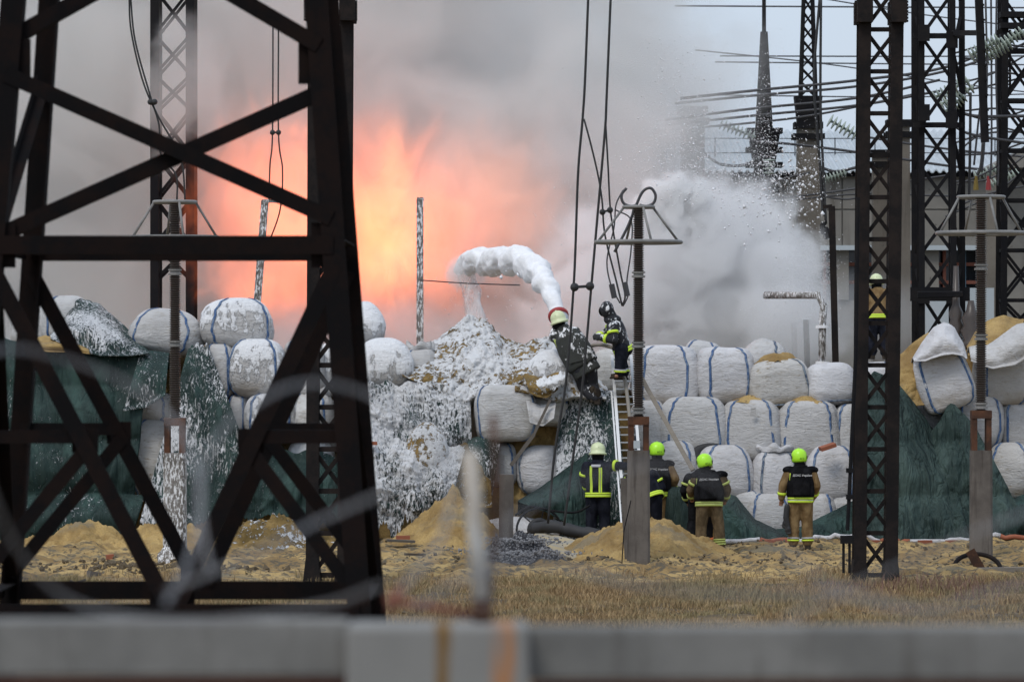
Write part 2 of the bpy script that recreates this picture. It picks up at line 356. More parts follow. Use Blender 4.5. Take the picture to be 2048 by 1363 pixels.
# dry grass blades in the strip nearest the camera
rs = np.random.RandomState(4)
def grass(name, n, y0, y1, x1, label, cols, hmin, hmax, dens):
    xs = rs.uniform(-x1, x1, n * 3); ys = rs.uniform(y0, y1, n * 3); keep = []
    for i in range(len(xs)):
        if len(keep) >= n: break
        if dens(xs[i], ys[i]) > rs.rand(): keep.append(i)
    xs, ys = xs[keep], ys[keep]; n = len(xs)
    h = rs.uniform(hmin, hmax, n) * (0.6 + 0.9 * np.array([max(0, 0.5 + noise.noise((x * .9, y * .9, 2))) for x, y in zip(xs, ys)]))
    a = rs.uniform(0, 2 * math.pi, n); w = rs.uniform(0.004, 0.010, n); lean = rs.uniform(0.1, 0.8, n) * h; la = rs.uniform(0, 2 * math.pi, n)
    z = np.array([relief(x, y) - 0.01 for x, y in zip(xs, ys)])
    v = np.zeros((n, 5, 3)); dx, dy = np.cos(a) * w, np.sin(a) * w
    v[:, 0] = np.stack([xs - dx, ys - dy, z], 1); v[:, 1] = np.stack([xs + dx, ys + dy, z], 1)
    mx, my = xs + np.cos(la) * lean * .35, ys + np.sin(la) * lean * .35
    v[:, 2] = np.stack([mx + dx * .7, my + dy * .7, z + h * .6], 1); v[:, 3] = np.stack([mx - dx * .7, my - dy * .7, z + h * .6], 1)
    v[:, 4] = np.stack([xs + np.cos(la) * lean, ys + np.sin(la) * lean, z + h], 1)
    b = np.arange(n) * 5
    loops = np.stack([b, b + 1, b + 2, b + 3, b + 3, b + 2, b + 4], 1).ravel()
    st = np.stack([np.arange(n) * 7, np.arange(n) * 7 + 4], 1).ravel()
    me = bpy.data.meshes.new(name); me.vertices.add(n * 5); me.vertices.foreach_set('co', v.ravel())
    me.loops.add(n * 7); me.loops.foreach_set('vertex_index', loops.astype(np.int32))
    me.polygons.add(n * 2); me.polygons.foreach_set('loop_start', st.astype(np.int32)); me.update()
    g = N(name); isl = g.n.new('ShaderNodeNewGeometry').outputs['Random Per Island']
    n1 = g.noise(g.coord('World', (0.5, 1, 1)), 1.0, 4)
    col = g.mix(isl, cols[0], cols[1]); col = g.mix(g.ramp(n1, 0.42, 0.62), col, cols[2])
    me.materials.append(g.surf(col, 0.85))
    o = link(bpy.data.objects.new(name, me)); return tag(o, label, 'grass', None, 'stuff')
grass('dry_grass', 120000, 53.5, 68.6, 9.0, 'short dry brown grass in front of the sand spill', ((0.18, 0.115, 0.055), (0.42, 0.29, 0.145), (0.25, 0.20, 0.10)), 0.03, 0.14,
      lambda x, y: (1 - smooth(65.5, 68.5, y + 4.2 * noise.noise((x * .45, y * .45, 0)) + 1.5 * noise.noise((x * 1.7, y * 1.2, 3)))) * (0.12 + 0.88 * smooth(-.25, .2, noise.noise((x * .8, y * .5, 5)) + .6 * noise.noise((x * 2.4, y * 1.6, 7)))))
grass('reddish_weeds', 5000, 61, 67.5, 9.0, 'taller reddish brown weeds round the right lattice mast', ((0.13, 0.06, 0.045), (0.24, 0.14, 0.10), (0.16, 0.10, 0.07)), 0.10, 0.26,
      lambda x, y: 0.9 * smooth(1.6, 0.2, abs(x - 6.6) * 0.55 + abs(y - 64.5) * .4) if x < 9 else 0)

# clods and stones lying about
def rubble(name, spots, mat, label, cat, n=300, seed=1):
    r = random.Random(seed); mb = MB()
    for _ in range(n):
        s = r.choice(spots); x = r.gauss(s[0], s[2]); y = r.gauss(s[1], s[3]); sz = abs(r.gauss(0, 1)) * s[4] + 0.015
        vs = [Vector((r.uniform(.6, 1) * sz * a, r.uniform(.6, 1) * sz * b, r.uniform(.5, .9) * sz * c)) for a, b, c in ((1, 0, 0), (-1, 0, 0), (0, 1, 0), (0, -1, 0), (0, 0, 1), (0, 0, -1))]
        m = Euler((r.random() * 3, r.random() * 3, r.random() * 3)).to_matrix(); z = relief(x, y) + sz * .3 + (s[5] if len(s) > 5 else 0)
        mb.add([m @ v + Vector((x, y, z)) for v in vs], [(0, 2, 4), (2, 1, 4), (1, 3, 4), (3, 0, 4), (2, 0, 5), (1, 2, 5), (3, 1, 5), (0, 3, 5)])
    o = mb.build(name, mat); return tag(o, label, cat, None, 'stuff')
g = N('clods'); M['clod'] = g.surf(g.mix(g.rnd(), (0.10, 0.075, 0.045), (0.13, 0.10, 0.06)), 0.95)
rubble('clods', [(0, 74, 8, 4, 0.011), (4, 78, 4, 1.2, 0.03), (-6, 70.5, 1, .5, 0.045), (6, 72, 2, .5, 0.02), (1, 73, 2, .5, 0.02), (1, 59, 4, .3, .03)], M['clod'], 'dark earth clods scattered over the yellow sand', 'clods', 2600, 3)

# ------------------------------------------------------------- near lattice tower (blurred, left foreground)
TDC, TX = 33.5, -2.63
def thw(z): return 1.15 - 0.0736 * (z - 6.34)
def tz(py, D=32.2): return H - (py - 681.5) / FPX * D
tower = empty('lattice_tower', (TX, TDC, 0), 'large black lattice pylon leg filling the left foreground, out of focus', 'pylon')
def tp(sx, sy, z): return Vector((TX + sx * thw(z), TDC + sy * thw(z), z))
for sx in (-1, 1):
    for sy in (-1, 1):
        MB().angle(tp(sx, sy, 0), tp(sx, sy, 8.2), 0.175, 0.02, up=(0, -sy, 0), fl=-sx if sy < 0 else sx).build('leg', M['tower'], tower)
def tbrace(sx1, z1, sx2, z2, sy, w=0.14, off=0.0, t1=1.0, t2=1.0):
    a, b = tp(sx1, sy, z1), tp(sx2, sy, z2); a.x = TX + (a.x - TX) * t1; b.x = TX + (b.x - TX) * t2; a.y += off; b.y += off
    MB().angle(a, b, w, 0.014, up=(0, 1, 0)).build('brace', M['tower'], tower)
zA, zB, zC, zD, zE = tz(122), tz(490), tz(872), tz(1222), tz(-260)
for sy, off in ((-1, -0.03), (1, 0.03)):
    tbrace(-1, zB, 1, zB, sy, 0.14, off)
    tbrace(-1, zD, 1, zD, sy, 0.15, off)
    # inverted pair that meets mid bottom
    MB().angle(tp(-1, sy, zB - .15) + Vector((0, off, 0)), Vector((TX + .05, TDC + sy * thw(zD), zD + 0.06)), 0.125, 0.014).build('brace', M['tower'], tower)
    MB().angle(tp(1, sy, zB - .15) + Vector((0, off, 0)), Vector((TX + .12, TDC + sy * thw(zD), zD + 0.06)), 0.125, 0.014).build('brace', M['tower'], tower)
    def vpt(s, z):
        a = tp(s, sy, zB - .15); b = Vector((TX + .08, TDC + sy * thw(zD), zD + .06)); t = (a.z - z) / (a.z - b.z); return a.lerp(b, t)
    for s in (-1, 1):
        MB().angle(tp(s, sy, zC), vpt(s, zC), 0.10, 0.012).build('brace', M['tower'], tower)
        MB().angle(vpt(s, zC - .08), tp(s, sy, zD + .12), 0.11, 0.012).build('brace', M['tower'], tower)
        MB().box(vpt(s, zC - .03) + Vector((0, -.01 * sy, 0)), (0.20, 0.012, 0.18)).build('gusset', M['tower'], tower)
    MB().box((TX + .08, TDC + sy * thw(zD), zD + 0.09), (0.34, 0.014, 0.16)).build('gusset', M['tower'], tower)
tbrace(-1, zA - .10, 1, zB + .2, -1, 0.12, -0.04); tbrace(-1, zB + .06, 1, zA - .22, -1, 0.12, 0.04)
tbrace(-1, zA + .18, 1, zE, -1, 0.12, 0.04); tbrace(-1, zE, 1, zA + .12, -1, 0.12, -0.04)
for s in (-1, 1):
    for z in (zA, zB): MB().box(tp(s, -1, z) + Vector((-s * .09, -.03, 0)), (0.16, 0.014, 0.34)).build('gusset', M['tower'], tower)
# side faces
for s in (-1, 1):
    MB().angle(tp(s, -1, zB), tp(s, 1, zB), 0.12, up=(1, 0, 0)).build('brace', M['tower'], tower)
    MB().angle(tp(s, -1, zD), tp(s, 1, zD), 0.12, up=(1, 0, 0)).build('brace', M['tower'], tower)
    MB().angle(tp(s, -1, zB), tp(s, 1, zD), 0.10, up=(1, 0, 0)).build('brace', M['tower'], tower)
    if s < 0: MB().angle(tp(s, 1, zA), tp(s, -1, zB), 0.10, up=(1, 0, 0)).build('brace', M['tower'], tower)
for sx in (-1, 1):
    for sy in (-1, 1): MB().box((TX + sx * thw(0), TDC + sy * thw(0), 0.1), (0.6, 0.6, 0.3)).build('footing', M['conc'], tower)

# ------------------------------------------------------------- lattice masts
def lattice(name, label, c0, D, ytop, ybot, wpx_top, wpx_bot, legpx, steps, mat, depth=None, bracepx=9, cx_top=None, collar=None, foot=True, xonly=False, group=None, hor=True, flat=False):
    """square lattice mast: c0 = pixel centre at the bottom, widths in photo pixels at distance D"""
    s = D / FPX; cx_top = c0 if cx_top is None else cx_top
    base = W(c0, ybot, D); t = empty(name, (base.x, base.y, min(base.z, max(0, base.z))), label, 'mast', group)
    def hw(py): k = (py - ybot) / (ytop - ybot); return (wpx_bot + (wpx_top - wpx_bot) * k) / 2 * s
    def cx(py): k = (py - ybot) / (ytop - ybot); return c0 + (cx_top - c0) * k
    def Q(sx, sy, py): p = W(cx(py), py, D); h = hw(py) - legpx * s / 2; return Vector((p.x + sx * h, D + h + sy * h * (.5 if flat else 1), p.z))
    lw = legpx * s
    for sx in (-1, 1):
        for sy in (-1, 1):
            MB().angle(Q(sx, sy, ybot), Q(sx, sy, ytop), lw, lw * 0.1, up=(0, -sy, 0), fl=-sx if sy < 0 else sx).build('leg', mat, t)
    bw = bracepx * s
    for i in range(len(steps) - 1):
        a, b = steps[i], steps[i + 1]
        for sy, o in (((-1, -0.006),) if flat else ((-1, -0.006), (1, 0.006))):
            off = Vector((0, o, 0)); off2 = Vector((0, -o * (2.5), 0))
            MB().bar(Q(-1, sy, a) + off, Q(1, sy, b) + off, bw, bw * .2).build('brace', mat, t)
            MB().bar(Q(1, sy, a) + off2, Q(-1, sy, b) + off2, bw, bw * .2).build('brace', mat, t)
            if hor: MB().bar(Q(-1, sy, a), Q(1, sy, a), bw * 1.15, bw * .4, up=(0, 1, 0)).build('rung', mat, t)
        for sx in (-1, 1):
            if flat: continue
            if i % 2 == 0: MB().bar(Q(sx, -1, a), Q(sx, 1, b), bw, bw * .2, up=(1, 0, 0)).build('brace', mat, t)
            else: MB().bar(Q(sx, 1, a), Q(sx, -1, b), bw, bw * .2, up=(1, 0, 0)).build('brace', mat, t)
            MB().bar(Q(sx, -1, a), Q(sx, 1, a), bw, bw * .3, up=(1, 0, 0)).build('rung', mat, t)
    if collar:
        y0, y1 = collar; p0, p1 = W(cx(y0), y0, D), W(cx(y1), y1, D); h = hw(y0) + 3 * s
        for sx in (-1, 1):
            for sy in (-1, 1):
                MB().box((p0.x + sx * (h - lw * .55), D + hw(y0) - lw / 2 + sy * (h - lw * .55) , (p0.z + p1.z) / 2), (lw * 1.25, lw * 1.25, p0.z - p1.z)).build('splice_plate', mat, t)
            mb = MB()
            for k in range(7):
                z = p1.z + (p0.z - p1.z) * (k + .5) / 7; mb.box((p0.x + sx * (h + .02), D + .05, z), (0.05, 0.05, 0.035))
            tag(mb.build('bolts', mat, t), kind='stuff')
    if foot:
        for sx in (-1, 1):
            for sy in (-1, 1):
                q = Q(sx, sy, ybot); mb = MB(); w = lw
                mb.add([(q.x - w * .9, q.y - w * .8, q.z - .35), (q.x + w * .9, q.y - w * .8, q.z - .35), (q.x + w * .9, q.y + w * .8, q.z - .35), (q.x - w * .9, q.y + w * .8, q.z - .35),
                        (q.x - w * .5, q.y - w * .55, q.z + .35), (q.x + w * .5, q.y - w * .55, q.z + .35), (q.x + w * .5, q.y + w * .55, q.z + .35), (q.x - w * .5, q.y + w * .55, q.z + .35)],
                       [(3, 2, 1, 0), (4, 5, 6, 7), (0, 1, 5, 4), (1, 2, 6, 5), (2, 3, 7, 6), (3, 0, 4, 7)]); mb.build('foot', mat, t)
    return t
st84 = [1150 - 84 * i for i in range(14)] + [-30]
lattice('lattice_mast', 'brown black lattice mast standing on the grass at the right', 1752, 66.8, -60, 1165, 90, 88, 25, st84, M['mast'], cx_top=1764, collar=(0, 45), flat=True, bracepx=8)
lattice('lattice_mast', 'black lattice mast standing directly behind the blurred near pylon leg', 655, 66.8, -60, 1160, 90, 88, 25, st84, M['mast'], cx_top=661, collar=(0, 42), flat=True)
lattice('lattice_mast', 'distant lattice mast fading into the smoke at upper left', 345, 91.5, -30, 640, 88, 88, 17, [560, 490, 400, 310, 220, 150, 70, -20], M['dark'], bracepx=6, foot=False, hor=False)
# big dark tower at right, 2 masts
tw = lattice('lattice_tower', 'black four legged lattice tower rising behind the right bags', 1877, 88, -30, 690, 74, 76, 12, [690, 590, 505, 420, 335, 250, 160, 72, -15], M['dark'], cx_top=1875, bracepx=7, foot=False, flat=True, hor=False)
for xs_ in ((1829, 1846), (1924, 1906)):
    MB().angle(W(xs_[0], 690, 89.2), W(xs_[0] - 1, -30, 89.2), 0.13, 0.02).build('leg', M['dark'], tw)
    for k_ in range(9):
        a_ = W(xs_[k_ % 2], 690 - 84 * k_, 88.9 if k_ % 2 else 89.2); b_ = W(xs_[(k_ + 1) % 2], 606 - 84 * k_, 89.2 if k_ % 2 else 88.9)
        MB().bar(a_, b_, .075, .02).build('brace', M['dark'], tw)
for y_ in (72, 250, 590): MB().bar(W(1826, y_, 88), W(1926, y_, 88), .11, .06).build('rung', M['dark'], tw)
MB().bar(W(1905, 66, 88), W(1962, 66, 85), .11, .05).build('rung', M['dark'], tw)
for x_, y_ in ((1848, 66), (1904, 80), (1848, 225), (1903, 240), (1848, 590), (1904, 590)): MB().box(W(x_, y_, 87.85), (.24, .02, .34)).build('gusset', M['dark'], tw)
lattice('lattice_tower', 'black lattice tower cut off by the right picture edge', 2046, 92, -30, 680, 84, 92, 13, [680, 600, 500, 400, 300, 200, 100, 0], M['dark'], bracepx=6, foot=False)
t = empty('steel_strut', W(1968, 285, 84), 'leaning black steel strut between the two right towers', 'strut')
MB().angle(W(1956, -40, 84), W(1970, 285, 84), 0.15, 0.02).build('beam', M['dark'], t)
mb = MB()
for k in range(9): mb.box(W(1966 + k * 1.3, 10 + k * 30, 83.9), (0.05, 0.05, 0.04))
tag(mb.build('bolts', M['dark'], t), kind='stuff')

# ------------------------------------------------------------- posts with insulators and corona rings
def post_insulator(label, cx, D, ytop, ins_bot, ring_y, ring_w, top_w, top_y, post_top, post_bot, post_w, mat, tilt=0, flanges=(), arcs=False, frame=True, horns=False):
    s = D / FPX; base = W(cx, post_bot, D); base.z = 0
    ins = empty('post_insulator', W(cx, post_top, D), label[0], 'insulator')
    pole = empty('concrete_post', base, label[1], 'post')
    # square concrete post with chamfered edges
    zt, zb = W(cx, post_top, D).z, -0.4; hw = post_w / 2 * s; c = hw * .22
    prof = [(-hw, -hw + c), (-hw + c, -hw), (hw - c, -hw), (hw, -hw + c), (hw, hw - c), (hw - c, hw), (-hw + c, hw), (-hw, hw - c)]
    mb = MB(); vs = []; n_ = 14
    for i in range(n_ + 1):
        z = zb + (zt - zb) * i / n_; k = 1.04 - .04 * i / n_
        vs += [(base.x - tilt * s * (1 - i / n_) + p * k, base.y + q * k, z) for p, q in prof]
    fs = [(i * 8 + j, i * 8 + (j + 1) % 8, (i + 1) * 8 + (j + 1) % 8, (i + 1) * 8 + j) for i in range(n_) for j in range(8)] + [tuple(range(8))[::-1], tuple(range(n_ * 8, n_ * 8 + 8))]
    mb.add(vs, fs).build('shaft', mat, pole)
    if frame:   # rusty steel head with an open window
        z0, z1 = zt, W(cx, ins_bot, D).z
        for sx in (-1, 1): MB().box((base.x + sx * hw * .68, base.y, (z0 + z1) / 2), (hw * .5, hw * 1.6, z1 - z0)).build('bracket', M['rust'], pole)
        MB().box((base.x, base.y, z1 + .06), (hw * 1.9, hw * 1.8, 0.14)).build('head_plate', M['rust'], pole)
    x0 = cx
    # stack of ribbed porcelain between flanges
    edges = [ins_bot] + list(flanges) + [ytop]; r0 = 8.0 * s
    for a, b in zip(edges[:-1], edges[1:]):
        pa, pb = W(x0, a, D), W(x0, b, D); prof = []; nr = max(4, int((a - b) / 4.6)); h = pb.z - pa.z
        for k in range(nr):
            z = pa.z + .02 + (h - .04) * k / nr; dz = (h - .04) / nr
            prof += [(r0, z - pa.z), (r0 * 1.42, z + dz * .45 - pa.z), (r0 * 1.45, z + dz * .6 - pa.z), (r0, z + dz * .9 - pa.z)]
        MB().lathe((pa.x, D, pa.z), prof, 14).build('ribbed_column', M['porc'], ins)
    for a in [ins_bot - 4] + list(flanges):
        p = W(x0, a, D); MB().lathe((p.x, D, p.z - 5 * s), [(13.5 * s, 0), (13.5 * s, 4 * s), (10 * s, 5 * s), (10 * s, 8 * s), (13.5 * s, 9 * s), (13.5 * s, 12 * s)], 14).build('flange', M['galv'], ins)
    # corona ring: lower ring, small top ring, struts
    pr_, pt = W(x0, ring_y, D), W(x0, top_y, D); Rr, Rt = ring_w / 2 * s, top_w / 2 * s
    def ring(c, r, rad, nm):
        MB().tube([(c.x + r * math.cos(a), c.y + r * math.sin(a), c.z) for a in [2 * math.pi * k / 40 for k in range(40)]], rad, 8, closed=True).build(nm, M['galv'], ins, smooth=True)
    ring(pr_, Rr, 4.2 * s, 'lower_ring'); ring(pt, Rt, 3.6 * s, 'upper_ring')
    for k in range(4):
        a = math.pi / 4 * (0.35 + 2 * k)
        MB().tube([(pr_.x + Rr * math.cos(a), pr_.y + Rr * math.sin(a), pr_.z), (pt.x + Rt * math.cos(a), pt.y + Rt * math.sin(a), pt.z)], 2.6 * s, 7).build('strut', M['galv'], ins, smooth=True)
    for k in range(2):
        a = math.pi * k; MB().tube([(pt.x + Rt * math.cos(a), pt.y + Rt * math.sin(a), pt.z), (pt.x, pt.y, pt.z)], 3 * s, 7).build('spoke', M['galv'], ins)
    if horns:
        for sg, dx, dy in ((-1, 34, -25), (1, 34, -38)):
            pts = catmull([W(x0 + sg * 2, top_y - 4, D), W(x0 + sg * 16, top_y - 2, D), W(x0 + sg * 30, top_y - 8, D), W(x0 + sg * 34, top_y - 24, D), W(x0 + sg * 24, top_y - 38, D), W(x0 + sg * 8, top_y - 30, D), W(x0 - sg * 6, top_y, D), W(x0 - 22, top_y + 40, D), W(x0 - 48, top_y + 90, D)][: 9 if sg > 0 else 5], 6)
            MB().tube(pts, 2.8 * s, 6).build('jumper', M['wire'], ins, smooth=True)
    return ins, pole
post_insulator(('ribbed insulator with corona ring in front of the left smoke', 'foam splattered concrete post under the left insulator'), 350, 74.5, 402, 850, 475, 172, 84, 404, 905, 1108, 44, M['conc_foam'], flanges=(688, 545))
post_insulator(('ribbed insulator with corona ring and cable horns beside the ladder', 'grey concrete post between the firefighters'), 1277, 72.2, 412, 848, 484, 170, 60, 414, 900, 1128, 44, M['conc'], flanges=(822, 690, 550), tilt=0, horns=True)
post_insulator(('ribbed insulator with corona ring near the right edge', 'weathered concrete post near the right edge'), 1962, 75, 392, 835, 466, 176, 92, 394, 900, 1110, 42, M['conc'], flanges=(812, 675, 535))
# side prop of the centre post, stump
t = empty('concrete_prop', W(1252, 1120, 73), 'short slanted concrete prop leaning on the centre post', 'prop')
mb = MB(); mb.bar(W(1262, 1130, 73), W(1252, 955, 73.1), 0.20, 0.22); mb.build('shaft', M['conc'], t)
mb = MB(); mb.bar(W(1012, 1085, 73.8) , W(1013, 948, 73.8), 0.25, 0.25); solo(mb, 'concrete_stump', M['conc'], 'broken off grey concrete stump beside the gravel heap', 'stump')

# ------------------------------------------------------------- building at the back
BD = 125.0; bs = BD / FPX
bl = empty('industrial_building', (W(1700, 0, BD).x, BD, 0), 'long grey industrial building with corrugated roof behind the smoke', 'building')
x0, x1 = W(1318, 0, BD).x, W(2500, 0, BD).x; zt = W(0, 341, BD).z; zl = W(0, 497, BD).z; zw = W(0, 508, BD).z; zs = W(0, 600, BD).z
mb = MB(); mb.box(((x0 + x1) / 2, BD + 6, (zl + zt) / 2), (x1 - x0, 12, zt - zl)); mb.build('wall', M['wall'], bl)
mb = MB(); mb.box(((x0 + x1) / 2, BD + 6, zs / 2), (x1 - x0, 12, zs)); mb.build('wall', M['wall'], bl)
mb = MB(); mb.box(((x0 + x1) / 2, BD - .1, zl + .02), (x1 - x0, 0.5, 0.14)); mb.build('ledge', M['ledge'], bl)
mb = MB(); mb.box(((x0 + x1) / 2, BD + 6.3, (zl + zs) / 2), (x1 - x0 - .4, 11.4, zl - zs)); mb.build('glass_band', M['glass'], bl)
k = 0
for px in range(1330, 2450, 40):
    x = W(px, 0, BD).x; MB().box((x, BD + .3, (zl + zs) / 2 - .05), (0.09, 0.3, zl - zs)).build('mullion', M['redox'] if k % 3 else M['bluep'], bl); k += 1
for px in (1320, 1500, 1680, 1860, 2040): 
    x = W(px, 0, BD).x; MB().box((x, BD + .1, (zl + zs) / 2), (0.5, 0.4, zl - zs - .02)).build('pier', M['wall'], bl)
for zz in (0.35, 0.7): MB().box(((x0 + x1) / 2, BD + .28, zs + (zl - zs) * zz), (x1 - x0, 0.2, 0.1)).build('transom', M['redox'], bl)
# panel joints of the wall: recessed seams shown by proud panels
for i, px in enumerate(range(1330, 2450, 118)):
    for z0_, z1_ in ((zl + .1, (zl + zt) / 2 - .02), ((zl + zt) / 2 + .02, zt - .05)):
        xa, xb = W(px, 0, BD).x + .02, W(px + 118, 0, BD).x - .02
        MB().box(((xa + xb) / 2, BD - .03, (z0_ + z1_) / 2), (xb - xa, 0.08, z1_ - z0_)).build('panel', M['wall'], bl)
# corrugated roof: real waves
mb = MB(); vs = []; nn = 900; zr = W(0, 318, BD + 9).z
for j, (yy, z) in enumerate(((BD - .5, zt - .02), (BD + 9, zr + .9))):
    for i in range(nn + 1):
        x = x0 - .3 + (x1 - x0 + .6) * i / nn; vs.append((x, yy, z + 0.05 * math.sin(x * 2 * math.pi / 0.22)))
mb.add(vs, [(i, i + 1, nn + 2 + i, nn + 1 + i) for i in range(nn)]); rf = mb.build('roof', M['roof'], bl)
sm = rf.modifiers.new('thick', 'SOLIDIFY'); sm.thickness = 0.03
mb = MB(); mb.box(((x0 + x1) / 2, BD - .25, zt - .12), (x1 - x0, .12, .14)); mb.build('eave_board', M['dark'], bl)
mb = MB()
for px in range(1350, 2440, 80):
    x = W(px, 0, BD + 3).x; mb.bar((x, BD + 3, zt + .25), (x, BD + 3, zt + 1.1), 0.03)
for zz in (.65, 1.08): mb.bar((x0, BD + 3, zt + zz), (x1, BD + 3, zt + zz), 0.025)
mb.build('roof_railing', M['dark'], bl)
# shed roof right back
t = empty('shed', W(2010, 340, 118), 'pale gabled shed roof at the far right', 'building')
MB().add([W(1985, 335, 118), W(2080, 335, 118), W(2080, 290, 118), W(2048, 298, 118), W(1985, 330, 118)] + [p + Vector((0, 4, 0)) for p in [W(1985, 335, 118), W(2080, 335, 118), W(2080, 290, 118), W(2048, 298, 118), W(1985, 330, 118)]],
         [(0, 1, 2, 3, 4), (5, 9, 8, 7, 6), (0, 4, 9, 5), (4, 3, 8, 9), (3, 2, 7, 8), (1, 6, 7, 2), (0, 5, 6, 1)]).build('roof', M['wall'], t)
MB().box(W(2035, 520, 120), (1.3, 1, 5.2)).build('wall', M['wall'], t)

# ------------------------------------------------------------- portal columns and their spires
def column(label, cx, D, ytop, ybot, w, arm=True, spire=None, mat=None):
    s = D / FPX; p = W(cx, ybot, D); t = empty('portal_column', (p.x, D, 0), label, 'column'); zt = W(cx, ytop, D).z
    mb = MB(); hw = w / 2 * s
    mb.add([(p.x + a * hw * k, D + b * hw * k, z) for z, k in ((0, 1.12), (zt, 1.0)) for a, b in ((-1, -1), (1, -1), (1, 1), (-1, 1))], [(3, 2, 1, 0), (4, 5, 6, 7), (0, 1, 5, 4), (1, 2, 6, 5), (2, 3, 7, 6), (3, 0, 4, 7)])
    mb.build('shaft', mat or M['conc_far'], t)
    if arm:
        MB().box((p.x, D, zt - 0.08), (hw * 2.6, hw * 2.6, 0.16)).build('cross_plate', M['dark'], t)
        for k in (0, 1): MB().box((p.x, D - hw - .05 + k * (2 * hw + .1), zt - .35), (hw * 2.9, 0.1, .14)).build('clamp', M['dark'], t)
    if spire:
        y1, w0, w1, kind = spire; zz = W(cx, y1, D).z; zb = zt
        if kind == 'head':
            MB().add([(p.x + a * hw * k, D + b * hw * k, z) for z, k in ((zt, .98), (zt + 52 * s, 1.25)) for a, b in ((-1, -1), (1, -1), (1, 1), (-1, 1))], [(3, 2, 1, 0), (4, 5, 6, 7), (0, 1, 5, 4), (1, 2, 6, 5), (2, 3, 7, 6), (3, 0, 4, 7)]).build('steel_head', M['dark'], t)
            zb = zt + 52 * s
        n = 9
        for a in (-1, 1):
            for b in (-1, 1): MB().bar((p.x + a * w0 / 2 * s, D + b * w0 / 2 * s, zb), (p.x + a * w1 / 2 * s, D + b * w1 / 2 * s, zz), 0.085).build('leg', M['dark'], t)
        for i in range(n):
            k0, k1 = i / n, (i + 1) / n; wa, wb = (w0 + (w1 - w0) * k0) / 2 * s, (w0 + (w1 - w0) * k1) / 2 * s; za, zc = zb + (zz - zb) * k0, zb + (zz - zb) * k1
            for b in (-1, 1):
                MB().bar((p.x - wa, D + b * wa, za), (p.x + wb, D + b * wb, zc), 0.035).build('brace', M['dark'], t)
                MB().bar((p.x + wa, D + b * wa, za), (p.x - wb, D + b * wb, zc), 0.035).build('brace', M['dark'], t)
    return t
column('concrete portal column nearest the smoke, flecked with foam', 1385, 104, 214, 700, 46)
column('concrete portal column with latticed steel spire left of the right mast', 1616, 104, 245, 700, 44, spire=(-60, 30, 14, 'head'))
c3 = column('slim dark portal column with a pointed steel mast', 1528, 106, 352, 700, 40)
D = 106; p = W(1528, 352, D)
for (ya, wa, yb, wb, nm) in ((352, 36, 262, 62, 'steel_head'), (262, 34, 64, 14, 'spire'), (64, 8, -40, 7, 'rod')):
    s = D / FPX; za, zb_ = W(0, ya, D).z, W(0, yb, D).z
    MB().add([(p.x + a * w / 2 * s, D + b * w / 2 * s, z) for z, w in ((za, wa), (zb_, wb)) for a, b in ((-1, -1), (1, -1), (1, 1), (-1, 1))], [(3, 2, 1, 0), (4, 5, 6, 7), (0, 1, 5, 4), (1, 2, 6, 5), (2, 3, 7, 6), (3, 0, 4, 7)]).build(nm, M['dark'], c3)
for yy in (262, 300, 330): MB().box(W(1528, yy, D), (0.9, .6, .13)).build('cross_plate', M['dark'], c3)
column('pale concrete column showing between the legs of the right mast', 1798, 100, 240, 700, 40)
column('stout concrete column behind the right mast', 1762, 101, 300, 700, 34, arm=True)
column('concrete column in front of the right building wall', 1988, 112, 340, 700, 30, arm=False)

# thin steel posts behind the bags
def post(label, pts, D, w, mat, name='steel_post', arm=None, solid=0):
    t = empty(name, W(*pts[0], D), label, 'post'); MB().angle(W(*pts[0], D), W(*pts[1], D), w, w * .14).build('shaft', mat, t)
    if arm: MB().bar(W(*arm[0], D), W(*arm[1], D), 0.07).build('arm', mat, t)
    return t
post('grey foam speckled steel post standing in front of the flame', ((840, 780), (840, 397)), 86.5, 0.14, M['conc_foam'], arm=((834, 398), (848, 398)))
post('leaning foam speckled post with cable end in front of the left flame', ((512, 640), (530, 400)), 86.5, 0.15, M['conc_foam'], arm=((525, 402), (558, 402)))
post('plain dark red steel post with a short arm beside the right mast', ((1671, 740), (1663, 412)), 84, 0.13, M['mast'], arm=((1646, 414), (1664, 412)))

# ------------------------------------------------------------- insulator strings and overhead wires
def string(label, a, b, n, r=0.13, D=98, gap=None, Db=None):
    A, B = W(*a, D), W(*b, Db or D); ax = (B - A).normalized(); t = empty('insulator_string', A, label, 'insulator string')
    MB().tube([A, B], 0.02, 6).build('rod', M['wire'], t)
    step = (B - A).length / n
    prof = [(0.03, 0), (r * .9, step * .15), (r, step * .35), (r * .55, step * .5), (0.035, step * .6), (0.03, step * .9)]
    me = MB().lathe((0, 0, 0), prof, 12, axis=ax).mesh('disc', True, M['disc'])
    for i in range(n):
        o = link(bpy.data.objects.new('disc', me), t); o.location = ax * step * i
    return t
string('white disc insulator string between the spire column and the right mast', (1658, 240), (1716, 272), 7, r=.17, D=99)
string('foam flecked insulator string left of the pointed mast', (1440, 248), (1512, 274), 9, r=.13, D=100)
string('glass insulator string drooping in front of the grey wall', (1640, 362), (1694, 344), 8, r=.12, D=101)
string('glass insulator hanging below the pointed mast head', (1538, 318), (1538, 352), 4, r=.16, D=104)
string('upper pale insulator string slanting to the top right corner', (1940, 112), (2000, 78), 9, r=.17, D=90)
string('lower pale insulator string slanting under the top right corner', (1962, 120), (2022, 84), 9, r=.17, D=91)
string('pale insulator string behind the black tower legs', (1868, 196), (1940, 160), 9, r=.15, D=90)
string('pale insulator string low behind the black tower', (1880, 210), (1948, 172), 8, r=.15, D=92)
string('greenish insulator string above the right corona ring', (1948, 352), (2020, 330), 9, r=.13, D=98)
